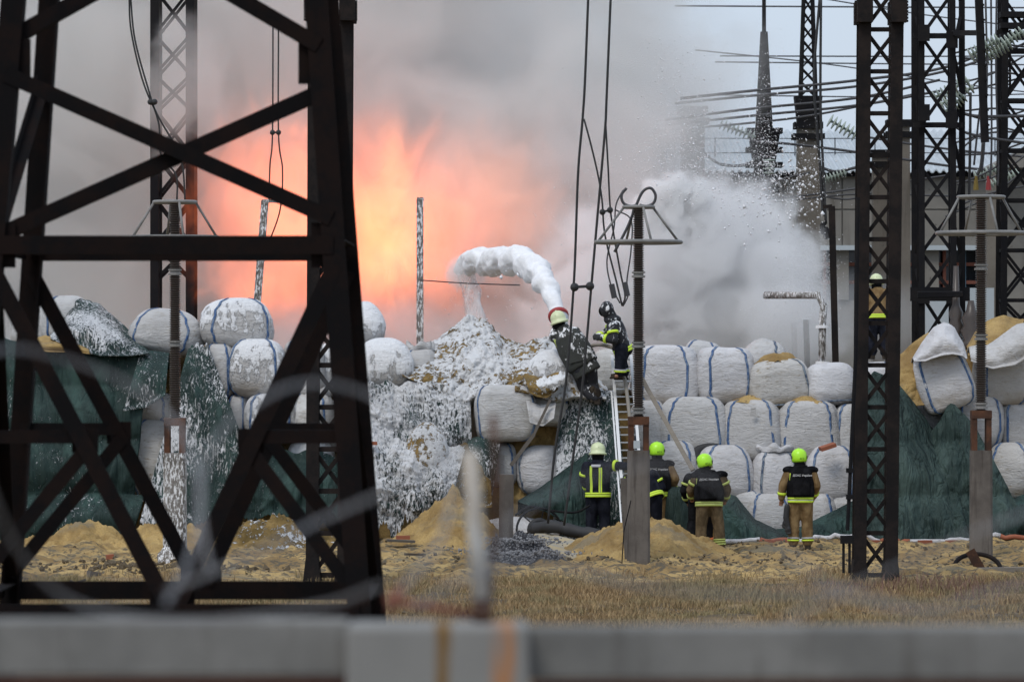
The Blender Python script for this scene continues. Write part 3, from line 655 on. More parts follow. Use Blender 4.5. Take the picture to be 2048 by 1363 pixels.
string('thin insulator string against the far left of the building', (1318, 262), (1330, 350), 9, r=.1, D=104)
def wire(pts, D, r, label, name='overhead_wire', mat='wire', group=None, nn=10, D2=None):
    P = catmull([W(p[0], p[1], D + ((D2 or D) - D) * i / (len(pts) - 1)) for i, p in enumerate(pts)], nn)
    mb = MB(); mb.tube(P, r, 6); o = solo(mb, name, M[mat], label, 'wire', group, smooth=True); return o
OW = 'overhead wires crossing the pale sky'
for i, (pts, D, r, lab) in enumerate([
    (((1350, 12), (1700, 14), (2100, 16)), 130, .025, 'topmost thin level wire across the pale sky'),
    (((1440, 112), (1800, 113), (2100, 112)), 130, .022, 'thin level wire just above the first mast crossing'),
    (((1430, 124), (1800, 128), (2100, 130)), 130, .022, 'thin level wire below its near twin right of the spray'),
    (((1390, 100), (1650, 128), (1900, 165), (2100, 190)), 128, .02, 'thin wire slanting down right through the upper sky'),
    (((1600, -10), (1850, 30), (2100, 60)), 128, .02, 'thin wire slanting down from the top edge'),
    (((1430, 190), (1800, 194), (2100, 187)), 128, .02, 'thin level wire behind the spire column'),
    (((1360, 197), (1520, 180), (1720, 160), (1900, 132), (2060, 60)), 96, .032, 'thick conductor rising to the top right insulators'),
    (((1350, 207), (1520, 190), (1720, 172), (1900, 140), (2060, 84)), 97, .03, 'second thick conductor just under the topmost one'),
    (((1330, 240), (1500, 218), (1720, 195), (1880, 160)), 97, .03, 'conductor passing the head of the spire column'),
    (((1330, 250), (1500, 232), (1720, 210), (1880, 182)), 98, .03, 'lowest conductor at the head of the spire column'),
    (((1310, 262), (1500, 246), (1640, 228), (1840, 186)), 99, .026, 'conductor running under the clamps of the columns'),
    (((1500, 282), (1600, 290), (1740, 308), (1900, 332), (2100, 352)), 99, .03, 'conductor falling to the right over the roof'),
    (((1720, 272), (1850, 292), (1960, 305), (2100, 318)), 99, .026, 'conductor falling right from the white insulator string'),
    (((1900, 214), (1950, 232), (2060, 232)), 91, .035, 'slack conductor beside the leaning strut'),
    (((1895, 240), (1940, 268), (2060, 288)), 91, .03, 'lower slack conductor beside the leaning strut'),
    (((1408, 305), (1440, 328), (1490, 330), (1515, 312)), 103, .035, 'slack loop between the first column and pointed mast'),
    (((1640, 334), (1672, 343), (1716, 334)), 101, .035, 'black slack loop below the roof edge'),
    (((1400, 396), (1500, 390), (1560, 360), (1620, 345)), 103, .025, 'drooping wire in front of the foam flecked wall'),
    (((1410, 402), (1560, 396), (1720, 376), (1900, 350)), 103, .025, 'long drooping wire across the grey wall'),
    (((1410, 412), (1560, 402), (1720, 388), (1900, 392)), 103, .022, 'lower long drooping wire across the grey wall'),
    (((1640, 392), (1700, 398), (1760, 380)), 103, .022, 'short slack wire on the grey wall'),
]): wire(pts, D, r, lab, group=OW)
for i in range(5):
    wire(((1960 + i * 11, -10), (1965 + i * 9, 150), (1955 + i * 14, 260 + i * 20), (1948 + i * 16, 330 + i * 14)), 89 + i, .022, ['first', 'second', 'third', 'fourth', 'fifth'][i] + ' dangling wire from the left beside the right tower', group='dangling wires by the right tower')
for (pts, lab) in ((((1640, -10), (1628, 150), (1634, 260), (1640, 330), (1646, 432)), 'thin cable hanging down the spire column, left'), (((1642, -10), (1641, 200), (1646, 330), (1652, 448)), 'thin cable hanging down the spire column, right')):
    wire(pts, 96, .03, lab, 'hanging_cable', 'cable')
wire(((1941, 185), (1940, 300), (1938, 400)), 90, .03, 'black cable hanging beside the right corona ring', 'hanging_cable', 'cable')
wire(((1966, 285), (1962, 330), (1955, 350)), 85, .03, 'short cable under the leaning strut', 'hanging_cable', 'cable')

string('pale insulator string highest in the top right corner', (1985, 100), (2048, 62), 9, r=.15, D=91)
string('pale insulator string hanging from the black tower to the strut', (1890, 225), (1930, 190), 7, r=.15, D=89)
string('greenish insulator string along the roof edge behind the right tower', (1975, 372), (2040, 345), 9, r=.13, D=99)
for i in range(14):
    ro = random.Random(100 + i); y0 = 60 + 24 * i
    wire(((1890 + ro.randint(0, 40), y0 + ro.randint(20, 70)), (1985, y0 + ro.randint(0, 40)), (2080, y0 + ro.randint(-60, 50))), 93 + i * .3, .022, 'loose overhead wire in the tangle at the right edge', group='tangled wires at the right edge')
t = empty('tower_ladder', W(2008, 160, 94), 'narrow black access ladder hanging in the right tower', 'ladder')
for dx in (-12, 12): MB().bar(W(2008 + dx, 60, 94), W(2008 + dx, 190, 94), .05).build('rail', M['dark'], t)
for k in range(18): MB().bar(W(1996, 64 + 7 * k, 94), W(2020, 64 + 7 * k, 94), .03).build('rung', M['dark'], t)
for k in range(3): MB().box(W(2025, 30 + 22 * k, 92), (.55, .4, .12)).build('platform', M['dark'], t)

# near cables: twin conductors with spacers
def twin(label, A, B, D, r, spac=(), cat='cable', name='twin_cable', mat='cable'):
    t = empty(name, W(*A[0], D), label, cat)
    for P in (A, B):
        pts = [W(p[0], p[1], D) for p in P]
        MB().tube(catmull(pts, 8), r, 6).build('conductor', M[mat], t, smooth=True)
    for a, b in spac:
        mb = MB(); pa, pb = W(*a, D), W(*b, D); mb.bar(pa, pb, r * 2.2); mb.ball(pa, r * 3.5, 8, 6); mb.ball(pb, r * 3.5, 8, 6); mb.build('spacer', M[mat], t)
    return t
twin('pair of long black cables hanging down in the middle', [(1177, -20), (1170, 160), (1165, 240), (1156, 350), (1148, 560), (1132, 760), (1110, 900), (1096, 1046)],
     [(1222, -20), (1213, 200), (1210, 260), (1196, 420), (1182, 580), (1166, 760), (1148, 900), (1128, 1050)], 75, 0.022, [((1149, 574), (1180, 572))])
t = twin('slack black cables looping below the long hanging pair', [(1168, 238), (1182, 290), (1196, 350), (1204, 400), (1210, 470), (1232, 560), (1244, 610)],
     [(1211, 240), (1216, 330), (1222, 430), (1240, 540), (1250, 590), (1244, 612)], 75.2, 0.016, [((1205, 424), (1220, 420))])
wire(((1246, 380), (1232, 410), (1228, 455), (1214, 520), (1222, 570), (1240, 606)), 75.4, .013, 'thin grey lead beside the slack cables', 'hanging_cable')
wire(((1232, 420), (1262, 440), (1262, 500), (1254, 560), (1256, 590), (1246, 612)), 75.4, .013, 'thin grey lead running down beside the insulator', 'hanging_cable')
for px, py in ((1226, 582), (1252, 578)):
    mb = MB(); mb.tube([W(px - 3, py - 14, 75.2), W(px + 3, py + 14, 75.2)], .05, 8); solo(mb, 'cable_clamp', M['wire'], 'bolted clamp on the %s slack cable' % ('left' if px < 1240 else 'right'), 'clamp')
twin('curved pair of cables falling to the left corona ring', [(258, -20), (262, 60), (285, 160), (315, 230), (355, 300), (366, 340), (370, 400)], [(260, -20), (270, 80), (300, 190), (318, 250), (322, 310), (352, 350), (354, 400)], 76, .016, [((301, 204), (309, 204))])
twin('thin pair of foam flecked cables above the leaning post', [(546, 30), (545, 266), (540, 330), (538, 400)], [(557, 30), (557, 266), (565, 340), (560, 420), (536, 490)], 88, .016, [((545, 265), (557, 265))])
wire(((840, 560), (930, 566), (1040, 570)), 85, .012, 'thin wire from the speckled post into the foam')
# operating rods beside the right mast
t = empty('switch_drive', W(1692, 1140, 66), 'upright black switch drive rods beside the right mast', 'switch drive')
MB().tube([W(1716, 395, 66), W(1712, 700, 66), W(1695, 1060, 66)], 0.03, 8).build('rod', M['dark'], t)
MB().box(W(1694, 1078, 66), (0.2, .15, .12)).build('bracket', M['dark'], t)
for px in (1687, 1699): MB().bar(W(px, 1085, 66), W(px, 1145, 66), 0.04).build('leg', M['dark'], t)
for py in (940, 993): MB().box(W(1700, py, 66), (0.12, .1, .07)).build('clamp', M['dark'], t)
# ------------------------------------------------------------- bag, tarp and foam materials
def mat_bag(name, foam=0.0, base=(0.56, 0.56, 0.56), dirt=0.5, sandtop=False):
    g = N(name); c = g.coord('Object'); rnd = g.rnd()
    n1 = g.noise(g.coord('World'), 2.0, 5, 0.6); n2 = g.noise(g.coord('World', (3, 3, 9)), 2.0, 5, 0.65)
    cr = g.noise(g.coord('World', (2.2, 2.2, 12)), 1.0, 6, 0.72, 2.6); fine = g.noise(g.coord('World', (60, 60, 90)), 1.0, 2)
    col = g.mix(g.ramp(n1, 0.35, 0.7), base, tuple(v * .86 for v in base))
    col = g.mix(g.math('MULTIPLY', rnd, 0.35), col, (0.44, 0.42, 0.41))
    col = g.mix(g.ramp(n2, 0.53, 0.74, 0, dirt), col, (0.30, 0.25, 0.18))
    sep = g.n.new('ShaderNodeSeparateXYZ'); g.l.new(c, sep.inputs[0])
    low = g.math('MULTIPLY', g.ramp(sep.outputs['Z'], -0.18, -0.46), g.ramp(n1, 0.3, 0.7, 0, dirt))
    col = g.mix(low, col, (0.27, 0.20, 0.11))
    wr = g.noise(g.coord('World', (3.5, 3.5, 5)), 1.0, 3, 0.5, 2.0); h = g.math('ADD', g.math('MULTIPLY', cr, 0.6), g.math('MULTIPLY', g.math('ABSOLUTE', g.math('SUBTRACT', wr, .5)), 0.7))
    if foam:
        nrm = g.n.new('ShaderNodeSeparateXYZ'); g.l.new(g.n.new('ShaderNodeNewGeometry').outputs['Normal'], nrm.inputs[0])
        fn = g.noise(g.coord('World', (7, 7, 3.5)), 1.0, 6, 0.72)
        f = g.ramp(g.math('ADD', fn, g.math('MULTIPLY', nrm.outputs['Z'], 0.22)), 0.62 - 0.2 * foam, 0.66 - 0.18 * foam)
        col = g.mix(f, col, (0.80, 0.81, 0.83)); h = g.math('ADD', h, g.math('MULTIPLY', g.math('MULTIPLY', f, fn), 1.3))
    return g.surf(col, 0.62, bump=h, bstr=0.9, bdist=0.06, spec=0.2)
M['bag'] = mat_bag('bag_fabric'); M['bag_clean'] = mat_bag('clean_bag_fabric', 0, (0.64, 0.64, 0.66), 0.5); M['bag_dirty'] = mat_bag('dirty_bag_fabric', 0, (0.56, 0.55, 0.53), 1.0)
M['bag_foam'] = mat_bag('foamed_bag_fabric', 0.55); M['bag_foam2'] = mat_bag('foam_coated_bag_fabric', 1.0)
g = N('strap'); n1 = g.noise(g.coord('World'), 14, 3); M['strap'] = g.surf(g.mix(g.ramp(n1, 0.4, 0.65), (0.035, 0.09, 0.22), (0.17, 0.23, 0.32)), 0.75)
g = N('dark_strap'); n1 = g.noise(g.coord('World'), 14, 3); M['strap_d'] = g.surf(g.mix(g.ramp(n1, 0.4, 0.6), (0.05, 0.075, 0.13), (0.20, 0.24, 0.28)), 0.8)
def mat_tarp(name, foam, tint=(0.011, 0.026, 0.024), streak=(16, 16, 1.5), rot=0.0, light=(0.032, 0.068, 0.060)):
    g = N(name); c = g.coord('World'); n1 = g.noise(g.coord('World', (1.4, 1.4, 0.5)), 1.5, 5, 0.6)
    col = g.mix(g.ramp(n1, 0.42, 0.68), tint, light); w = g.noise(g.coord('World', (7, 7, 3)), 1.0, 5, .65, 1.5); fo_ = g.noise(g.coord('World', (4.0, 4.0, 0.45)), 1.0, 3, .5, .6); h = g.math('ADD', g.math('MULTIPLY', w, .35), g.math('MULTIPLY', g.math('ABSOLUTE', g.math('SUBTRACT', fo_, .5)), 3.5)); w = h
    fine = g.noise(g.coord('World', (70, 70, 30)), 1.0, 2); col = g.mix(g.ramp(fine, .4, .7, 0, .3), col, light)
    if foam:
        s = g.noise(g.coord('World', streak, rot=(0, rot, 0)), 1.0, 8, 0.75, 0.7); big = g.noise(g.coord('World', (1.1, 1.1, 0.8)), 1.0, 3)
        f = g.ramp(g.math('ADD', s, g.math('MULTIPLY', g.math('SUBTRACT', big, 0.5), 0.5)), 0.66 - 0.2 * foam, 0.695 - 0.19 * foam)
        col = g.mix(f, col, (0.88, 0.89, 0.91)); h = g.math('ADD', g.math('MULTIPLY', w, .4), g.math('MULTIPLY', f, s))
    return g.surf(col, 0.7, bump=h, bstr=0.9, bdist=0.11, spec=0.3)
M['tarp'] = mat_tarp('green_tarp', 0); M['tarp_l'] = mat_tarp('flecked_green_tarp', 0.12, streak=(24, 24, 7))
M['tarp_m'] = mat_tarp('streaked_green_tarp', 0.8, streak=(27, 27, 4.5)); M['tarp_h'] = mat_tarp('foam_coated_green_tarp', 1.32, streak=(24, 24, 4))
M['tarp_pale'] = mat_tarp('dusty_green_tarp', 0, (0.017, 0.034, 0.031), light=(0.050, 0.082, 0.073))
def mat_foamsand(name, foam, s=1.0):
    g = N(name); c = g.coord('World'); f1 = g.noise(g.coord('World', (7.5 * s,) * 3), 1.0, 8, 0.72); n1 = g.noise(g.coord('World', (2,) * 3), 1.0, 4); big = g.noise(g.coord('World', (.9,) * 3), 1.0, 2)
    sandc = g.mix(g.ramp(n1, 0.35, 0.65), (0.17, 0.115, 0.04), (0.36, 0.24, 0.09)); sandc = g.mix(g.ramp(f1, .56, .7), sandc, (0.08, 0.06, 0.035))
    f = g.ramp(g.math('ADD', f1, g.math('MULTIPLY', g.math('SUBTRACT', big, .5), .5)), 0.55 - .12 * foam + .06, 0.50 - .12 * foam + .06)
    f = g.math('SUBTRACT', 1.0, f)
    col = g.mix(f, sandc, (0.80, 0.81, 0.825))
    return g.surf(col, 0.8, bump=g.math('ADD', g.math('MULTIPLY', f, .5), f1), bstr=0.9, bdist=0.12, spec=.2)
M['foamsand'] = mat_foamsand('foam_on_sand', 1.25, 1.25); M['foamsand_l'] = mat_foamsand('light_foam_on_sand', 0.05, 1.3)
g = N('white_foam'); n1 = g.noise(g.coord('World'), 9, 5, .6)
M['foam'] = g.surf(g.mix(g.ramp(n1, .3, .7), (0.84, 0.85, 0.87), (0.74, 0.75, 0.78)), 0.75, bump=n1, bstr=.5, bdist=.05, spec=.2)

# ------------------------------------------------------------- bulk bags
def spow(a, e): return math.copysign(abs(a) ** e, a)
def bag(px, top, bot, w, D, label, roll=0.0, mat='bag', straps=(-0.58, 0.58), e1=0.44, e2=0.62, seed=None, depth=1.0, sand=False, mouth=False, taper=0.0, yaw=0.0, smat='strap', loop=False, band=False, sag=0.0, group='white bulk sandbags stacked in the wall'):
    """a filled bulk bag seen at px (centre column), rows top..bot and width w of the photograph, at distance D"""
    seed = rng.random() * 50 if seed is None else seed
    w *= 1.07; bot += 4; top -= 2; s = D / FPX; w_, h_ = w * s, (bot - top) * s; c = W(px, (top + bot) / 2, D)
    t = empty('sandbag', (c.x, D + depth / 2, c.z), label, 'sandbag', group); t.rotation_euler = (rng.uniform(-.06, .02), R(roll + rng.uniform(-2, 2)), yaw + rng.uniform(-.16, .16))
    def S(u, v, off=0.0):
        cv, sv, cu, su = math.cos(v), math.sin(v), math.cos(u), math.sin(u)
        x, y, z = spow(cv, e1) * spow(cu, e2), spow(cv, e1) * spow(su, e2), spow(sv, e1)
        k = 1 - (taper + .05) * max(0, z) ** 1.5 - .10 * max(0, -z) ** 3 + 0.07 * (1 - (z + .25) ** 2) - .05
        ple = 1 - 0.035 * max(0, z - .1) * (0.5 + 0.5 * math.sin(u * 13 + seed))
        p = Vector((x * w_ / 2 * k * ple, y * depth / 2 * k * ple, z * h_ / 2))
        q = Vector((p.x * 1.7 + seed, p.y * 1.7, p.z * 1.7))
        n = 1 + 0.085 * noise.noise(q) + 0.018 * noise.noise(q * 4) + .016 * noise.noise(Vector((q.x * 1.3 + 3 * noise.noise(q * .7), q.y, q.z * 7.5))) + 0.006 * math.sin(p.z * 34 + 3 * noise.noise(q * 1.5)) * (1 - z * z)
        p.x *= n; p.y *= n; p.z *= 1 + 0.05 * noise.noise(q * 0.9 + Vector((7, 0, 0))); p.z -= sag * h_ * .5 * (x * x) * max(0, z)
        if off: p += Vector((x, y, z * .5)).normalized() * off
        return p
    nu, nv = 72, 52; vs = []; fs = []
    for j in range(1, nv):
        v = -math.pi / 2 + math.pi * j / nv
        for i in range(nu): vs.append(S(2 * math.pi * i / nu, v))
    for j in range(nv - 2):
        for i in range(nu):
            i2 = (i + 1) % nu; fs.append((j * nu + i, j * nu + i2, (j + 1) * nu + i2, (j + 1) * nu + i))
    fs += [tuple(range(nu))[::-1], tuple(range((nv - 2) * nu, (nv - 1) * nu))]
    mb = MB(); mb.add(vs, fs); mb.build('bag_body', M[mat], t, True, True)
    for k in straps:
        u0 = -math.pi / 2 + k; du = 0.032 / max(.3, w_ / 2) ; mb = MB(); vs = []; nn = 26
        for i in range(nn + 1):
            v = -1.35 + 2.62 * i / nn; wob = 0.03 * math.sin(i * 1.3 + seed) 
            a = S(u0 - du + wob, v, 0.014); b = S(u0 + du + wob, v, 0.014); d = (b - a).normalized() * 0.024; m = (a + b) / 2
            vs += [m - d, m + d]
        mb.add(vs, [(2 * i, 2 * i + 1, 2 * i + 3, 2 * i + 2) for i in range(nn)])
        o = mb.build('strap', M[smat], t, True, True); sm = o.modifiers.new('thick', 'SOLIDIFY'); sm.thickness = 0.008
        if loop:
            p = S(u0, 1.2, .01); mb = MB(); rr = 0.09
            mb.tube([p + Vector((rr * math.sin(a) * (1 if k > 0 else -1), 0, rr * (1 - math.cos(a)) * .9)) for a in [i * math.pi / 6 for i in range(11)]], 0.014, 6); mb.build('lifting_loop', M[smat], t, True, True)
    if band:     # seam round the bottom edge of a tipped bag
        pts = [S(-math.pi / 2 + a, -0.62, .012) for a in [(-1.1 + 2.2 * i / 20) for i in range(21)]]; mb = MB(); mb.tube(pts, .016, 6); mb.build('seam', M['strap_d'], t, True, True)
    if mouth:    # crumpled open neck
        mb = MB(); nn = 40; vs = []
        for j, (rr, hh) in enumerate(((.74, -.02), (.80, .06), (.74, .13), (.62, .10), (.5, .02))):
            for i in range(nn):
                a = 2 * math.pi * i / nn; q = noise.noise(Vector((math.cos(a) * 2.5 + seed, math.sin(a) * 2.5, j * .6)))
                vs.append(Vector((math.cos(a) * w_ / 2 * rr * (1 + .18 * q), math.sin(a) * depth / 2 * rr * (1 + .18 * q), h_ / 2 * .93 + hh * (1 + 1.4 * q) * .8)))
        mb.add(vs, [(j * nn + i, j * nn + (i + 1) % nn, (j + 1) * nn + (i + 1) % nn, (j + 1) * nn + i) for j in range(4) for i in range(nn)])
        mb.build('open_neck', M[mat], t, True, True)
    if sand:
        mb = MB(); nn, mm = 26, 8; vs = []
        for j in range(mm):
            for i in range(nn):
                a = 2 * math.pi * i / nn; r = 1 - j / mm; q = noise.noise(Vector((math.cos(a) * r * 3 + seed, math.sin(a) * r * 3, 1)))
                vs.append(Vector((math.cos(a) * w_ / 2 * r * .78, math.sin(a) * depth / 2 * r * .78, h_ / 2 * .86 + .17 * (1 - r * r) + .09 * q)))
        mb.add(vs, [(j * nn + i, j * nn + (i + 1) % nn, (j + 1) * nn + (i + 1) % nn, (j + 1) * nn + i) for j in range(mm - 1) for i in range(nn)] + [tuple(range((mm - 1) * nn, mm * nn))])
        mb.build('sand_fill', M['sand'], t, True, True)
    return t
# bottom rows, right of the ladder
B = bag
B(1540, 988, 1078, 92, 80.7, 'half hidden bottom bag behind the legs of the right firefighter', mat='bag', seed=1)
B(1493, 985, 1078, 84, 80.9, 'small bottom bag to the left of the right firefighter, above the sagging tarp', seed=2)
B(1642, 990, 1078, 72, 80.8, 'narrow bottom bag to the right of the right firefighter', seed=3)
B(1698, 985, 1078, 78, 80.9, 'bottom bag just left of the right lattice mast', seed=4)
B(1350, 884, 995, 100, 81.1, 'bag behind the plank beside the lime helmet', seed=5, taper=.1)
B(1450, 893, 1003, 112, 81.0, 'bright second row bag under the black tyre', mat='bag_clean', seed=6, taper=.1)
B(1552, 900, 1010, 96, 81.0, 'clean second row bag between the two lime helmets', mat='bag_clean', seed=7, taper=.14, mouth=True, smat='strap_d')
B(1668, 893, 1003, 106, 81.0, 'clean second row bag behind the right firefighter, brick on top', mat='bag_clean', seed=8, taper=.1)
B(1762, 900, 1005, 80, 81.2, 'second row bag seen between the legs of the right mast', seed=9)
B(1298, 802, 912, 72, 81.5, 'third row bag half hidden by the central insulator', seed=10)
B(1388, 796, 918, 134, 81.4, 'widest third row bag with twin blue straps above the tyre', seed=11, e1=.34, taper=.04)
B(1505, 802, 920, 120, 81.4, 'third row bag with paper tag between two strapped bags', seed=12, e1=.36, sand=True, taper=.05)
B(1621, 802, 925, 124, 81.4, 'third row bag spilling sand from its top', seed=13, e1=.34, sand=True, taper=.04)
B(1712, 808, 918, 84, 81.5, 'third row bag partly behind the right lattice mast', seed=14)
B(1334, 693, 812, 128, 81.9, 'large top row bag directly right of the central insulator', seed=15, mat='bag_clean', e1=.34, straps=(-.5, .5))
B(1452, 695, 806, 112, 81.8, 'top row bag with soiled base in the middle of the right wall', seed=16, mat='bag_clean', e1=.4, straps=(-.5, .5))
B(1560, 720, 812, 118, 81.7, 'tipped top row bag with dark seam, left of the foam covered pipe', seed=17, roll=-4, mat='bag_dirty', e1=.38, band=True, straps=(.66,), smat='strap_d', sand=True)
B(1664, 727, 810, 100, 81.7, 'low rounded top row bag beside the dark red steel post', seed=18, roll=-2, mat='bag_clean', e1=.5, band=True, straps=())
B(1402, 683, 790, 78, 82.9, 'bag peeking out behind two top row bags', seed=19, roll=10)
B(1530, 680, 780, 92, 82.9, 'slumped bag with wide dark strap behind the tipped bag', seed=20, roll=14, taper=.3, straps=(.2,), smat='strap_d', mouth=False)
B(1218, 700, 790, 74, 82.0, 'dusty round bag at the top of the ladder', seed=21, mat='bag_dirty', e1=.7, straps=())
# right of the right mast
B(1892, 698, 818, 104, 80.7, 'big bag tilted to the left beside the right insulator', seed=22, roll=-18, mat='bag_clean', e1=.30, e2=.42, straps=(-.55, .6))
B(2014, 688, 805, 116, 81.4, 'full white bag at the right edge beneath the slumped one', seed=24, straps=(-.5, .6), e1=.34)
B(1852, 806, 905, 92, 81.4, 'bag under the tilted bag above the green tarp valley', seed=26)
B(1956, 790, 898, 104, 81.3, 'third row bag behind the right insulator', seed=27)
B(2044, 800, 905, 82, 81.5, 'third row bag cut by the right picture edge', seed=28)
B(2024, 888, 1000, 96, 81.0, 'creased bag low at the right edge above the tarp', seed=29, taper=.2, mat='bag_dirty')
# centre
B(1010, 772, 880, 116, 80.6, 'large bag with blue right strap left of the torn bag', seed=30, e1=.32, e2=.42, straps=(-.95, .8), mat='bag', taper=.02)
B(1092, 893, 990, 112, 80.8, 'lilac white bag half buried in yellow sand', seed=31, mat='bag_clean', e1=.55, straps=(-.9,), smat='strap_d')
B(1004, 888, 970, 58, 80.9, 'small creased bag beside the concrete stump', seed=32)
B(1098, 775, 850, 88, 80.9, 'collapsed bag with a blue strap under the torn open bag', seed=33, taper=.25, straps=(-.7, .5), mat='bag_dirty')
B(1108, 702, 800, 112, 80.8, 'torn foam covered bag bulging below the firefighter on the wall', seed=34, mat='bag_foam', e1=.8, e2=.8, straps=())
B(1035, 1036, 1086, 176, 79.6, 'flattened white bag lying on the ground behind the dark wheel', seed=35, mat='bag_clean', e1=.8, taper=.3, straps=(), depth=.8)
B(842, 698, 778, 66, 81.6, 'bag with a limp foam covered neck left of the foam heap', seed=36, mat='bag', mouth=True, straps=(-.5,))
B(765, 676, 778, 112, 81.0, 'foam coated bag right of the near pylon leg', seed=37, mat='bag_foam2', e1=.72, straps=(), taper=.1)
B(728, 603, 690, 78, 81.8, 'topmost foam coated bag right of the near pylon leg', seed=38, mat='bag_foam2', e1=.85, straps=(), taper=.25, roll=8)
# left
B(470, 596, 698, 138, 81.6, 'big round top bag with blue strap below the left flame', seed=39, e1=.66, mat='bag_foam', straps=(-.55, .75))
B(330, 618, 708, 138, 81.6, 'creased slanting top bag behind the left insulator', seed=40, e1=.6, mat='bag', roll=8, straps=(-.85, .4), taper=.12)
B(128, 592, 690, 96, 82.0, 'leftmost pale top bag beside the green covered heap', seed=41, e1=.6, straps=(-.7,))
B(60, 615, 700, 80, 82.3, 'pale top bag between the left pylon legs', seed=42, e1=.7, straps=())
B(512, 680, 792, 112, 81.2, 'bag with knotted blue loops under the big round bag', seed=43, mat='bag_foam', straps=(-.8, .7), taper=.1)
B(440, 688, 800, 60, 81.4, 'narrow bag between the streaked tarp and the knotted bag', seed=44)
B(606, 678, 790, 78, 81.6, 'bag behind the inner brace of the near pylon', seed=45, straps=(-.5, .6))
B(545, 788, 882, 104, 81.0, 'second row bag behind the slanting brace of the near pylon', seed=46, mat='bag_foam')
B(478, 790, 880, 40, 81.3, 'sliver of a second row bag beside the streaked tarp', seed=47)
B(622, 786, 880, 84, 81.2, 'bag and crumpled plastic between the pylon braces', seed=48, mouth=True, mat='bag_dirty')
B(655, 690, 790, 80, 82.0, 'bag hidden behind the left lattice mast', seed=49, mat='bag_foam')
B(300, 842, 1000, 108, 81.0, 'grey bag sagging beside the left concrete post', seed=50, mat='bag_dirty', e1=.6, taper=.05)
B(298, 780, 850, 90, 81.3, 'squashed grey bag spilling sand under the dark flap', seed=51, mat='bag_dirty', sand=True, e1=.7, straps=(.6,))
B(620, 880, 980, 90, 81.3, 'foam coated bag low behind the left lattice mast', seed=52, mat='bag_foam2', straps=())
B(690, 800, 900, 90, 81.6, 'foam coated bag hidden by the near pylon leg', seed=53, mat='bag_foam2', straps=())

# tag sewn on the third row bag, with a round mark
mb = MB(); p = W(1506, 822, 81.35); mb.box(p + Vector((0, -.04, 0)), (0.1, 0.006, 0.17), (0, .08, 0)); solo(mb, 'paper_tag', M['bag'], 'small white paper tag on the third row bag', 'tag')

# ------------------------------------------------------------- draped sheets: tarps and foam heaps
def interp(poly, t):
    L = [0]
    for a, b in zip(poly[:-1], poly[1:]): L.append(L[-1] + math.hypot(b[0] - a[0], b[1] - a[1]))
    d = t * L[-1]
    for i in range(len(L) - 1):
        if d <= L[i + 1] + 1e-9:
            k = (d - L[i]) / max(1e-9, L[i + 1] - L[i]); return tuple(poly[i][j] + (poly[i + 1][j] - poly[i][j]) * k for j in range(len(poly[i])))
    return poly[-1]
def drape(name, label, cat, top, bot, D0, D1, mat, folds=0.05, ff=5.0, lump=0.0, nu=90, nv=60, belly=0.25, back=0.9, seed=None, kind=None, group=None, thick=0.015, ragged=0.0, lf=2.2, tiers=0.0, tuck=0.0, fine=0.0):
    """sheet between an upper and a lower outline (photograph pixels); rolls back over what it covers at the top"""
    seed = rng.random() * 40 if seed is None else seed; vs = []; nb = 5
    for j in range(-nb, nv + 1):
        for i in range(nu + 1):
            u = i / nu; v = max(0, j) / nv; a = interp(top, u); b = interp(bot, u)
            px, py = a[0] + (b[0] - a[0]) * v, a[1] + (b[1] - a[1]) * v
            D = D0 + (D1 - D0) * v - belly * math.sin(math.pi * min(1, v * 1.1)) * (.6 + .4 * math.sin(math.pi * u))
            if ragged: py += ragged * noise.noise(Vector((u * 9 + seed, 1, 0))) * (v > .5) * (v - .5) * 2 + ragged * .9 * noise.noise(Vector((u * 42 + seed, 2, 0))) * max(0, v - .6) * 2.5 + ragged * .6 * noise.noise(Vector((u * 11 + seed, 5, 0))) * (1 - v) ** 4
            p = W(px, py, D)
            if j < 0: k = -j / nb; p.y += back * k; p.z -= 0.35 * k * k * back
            q = Vector((p.x, p.y * .2, p.z))
            tw = 1.3 * noise.noise(Vector((seed, q.x * .5, q.z * .4)))
            fo = folds * (math.sin((u * ff * 2 * math.pi) + seed + 6 * noise.noise(q * .55 + Vector((seed, 0, 0)))) * .35 * (.5 + noise.noise(q * .7)) + noise.noise(Vector((q.x * 3.4 + seed + tw * q.z, seed, q.z * .55))) * 1.3 + noise.noise(Vector((q.x * 8 + seed + 2 * tw * q.z, seed, q.z * 1.1))) * .35 - 1.3 * abs(noise.noise(Vector((q.x * 2.6 + 2.2 * tw + seed * 2, seed, q.z * .9)))) - .7 * abs(noise.noise(Vector((q.x * 2 + q.z * 2.5 + seed, seed + 3, q.z * 2 - q.x))))) * (0.35 + 0.65 * v)
            fo += tiers * (abs(math.sin(q.z * 3.1 + .4)) + .5 * abs(math.sin(q.x * 2.9 + seed)))
            if tuck: p.y += tuck * smooth(.90, 1, v)
            lu = lump * (noise.fractal(q * lf + Vector((seed, 0, 0)), .9, 2.1, 4) + .3) if lump else 0
            if fine: lu += fine * (1.3 * noise.noise(q * 11) + .9 * noise.noise(q * 24))
            p.y -= fo + lu; p.z += lu * .45 * (1 if j <= 2 else .3)
            vs.append(p)
    rows = nv + nb; n = nu + 1
    fs = [(j * n + i, (j + 1) * n + i, (j + 1) * n + i + 1, j * n + i + 1) for j in range(rows) for i in range(nu)]
    mb = MB(); mb.add(vs, fs); o = solo(mb, name, M[mat], label, cat, group, True, kind)
    sm = o.modifiers.new('thick', 'SOLIDIFY'); sm.thickness = thick; sm.offset = 0
    return o
TG = None
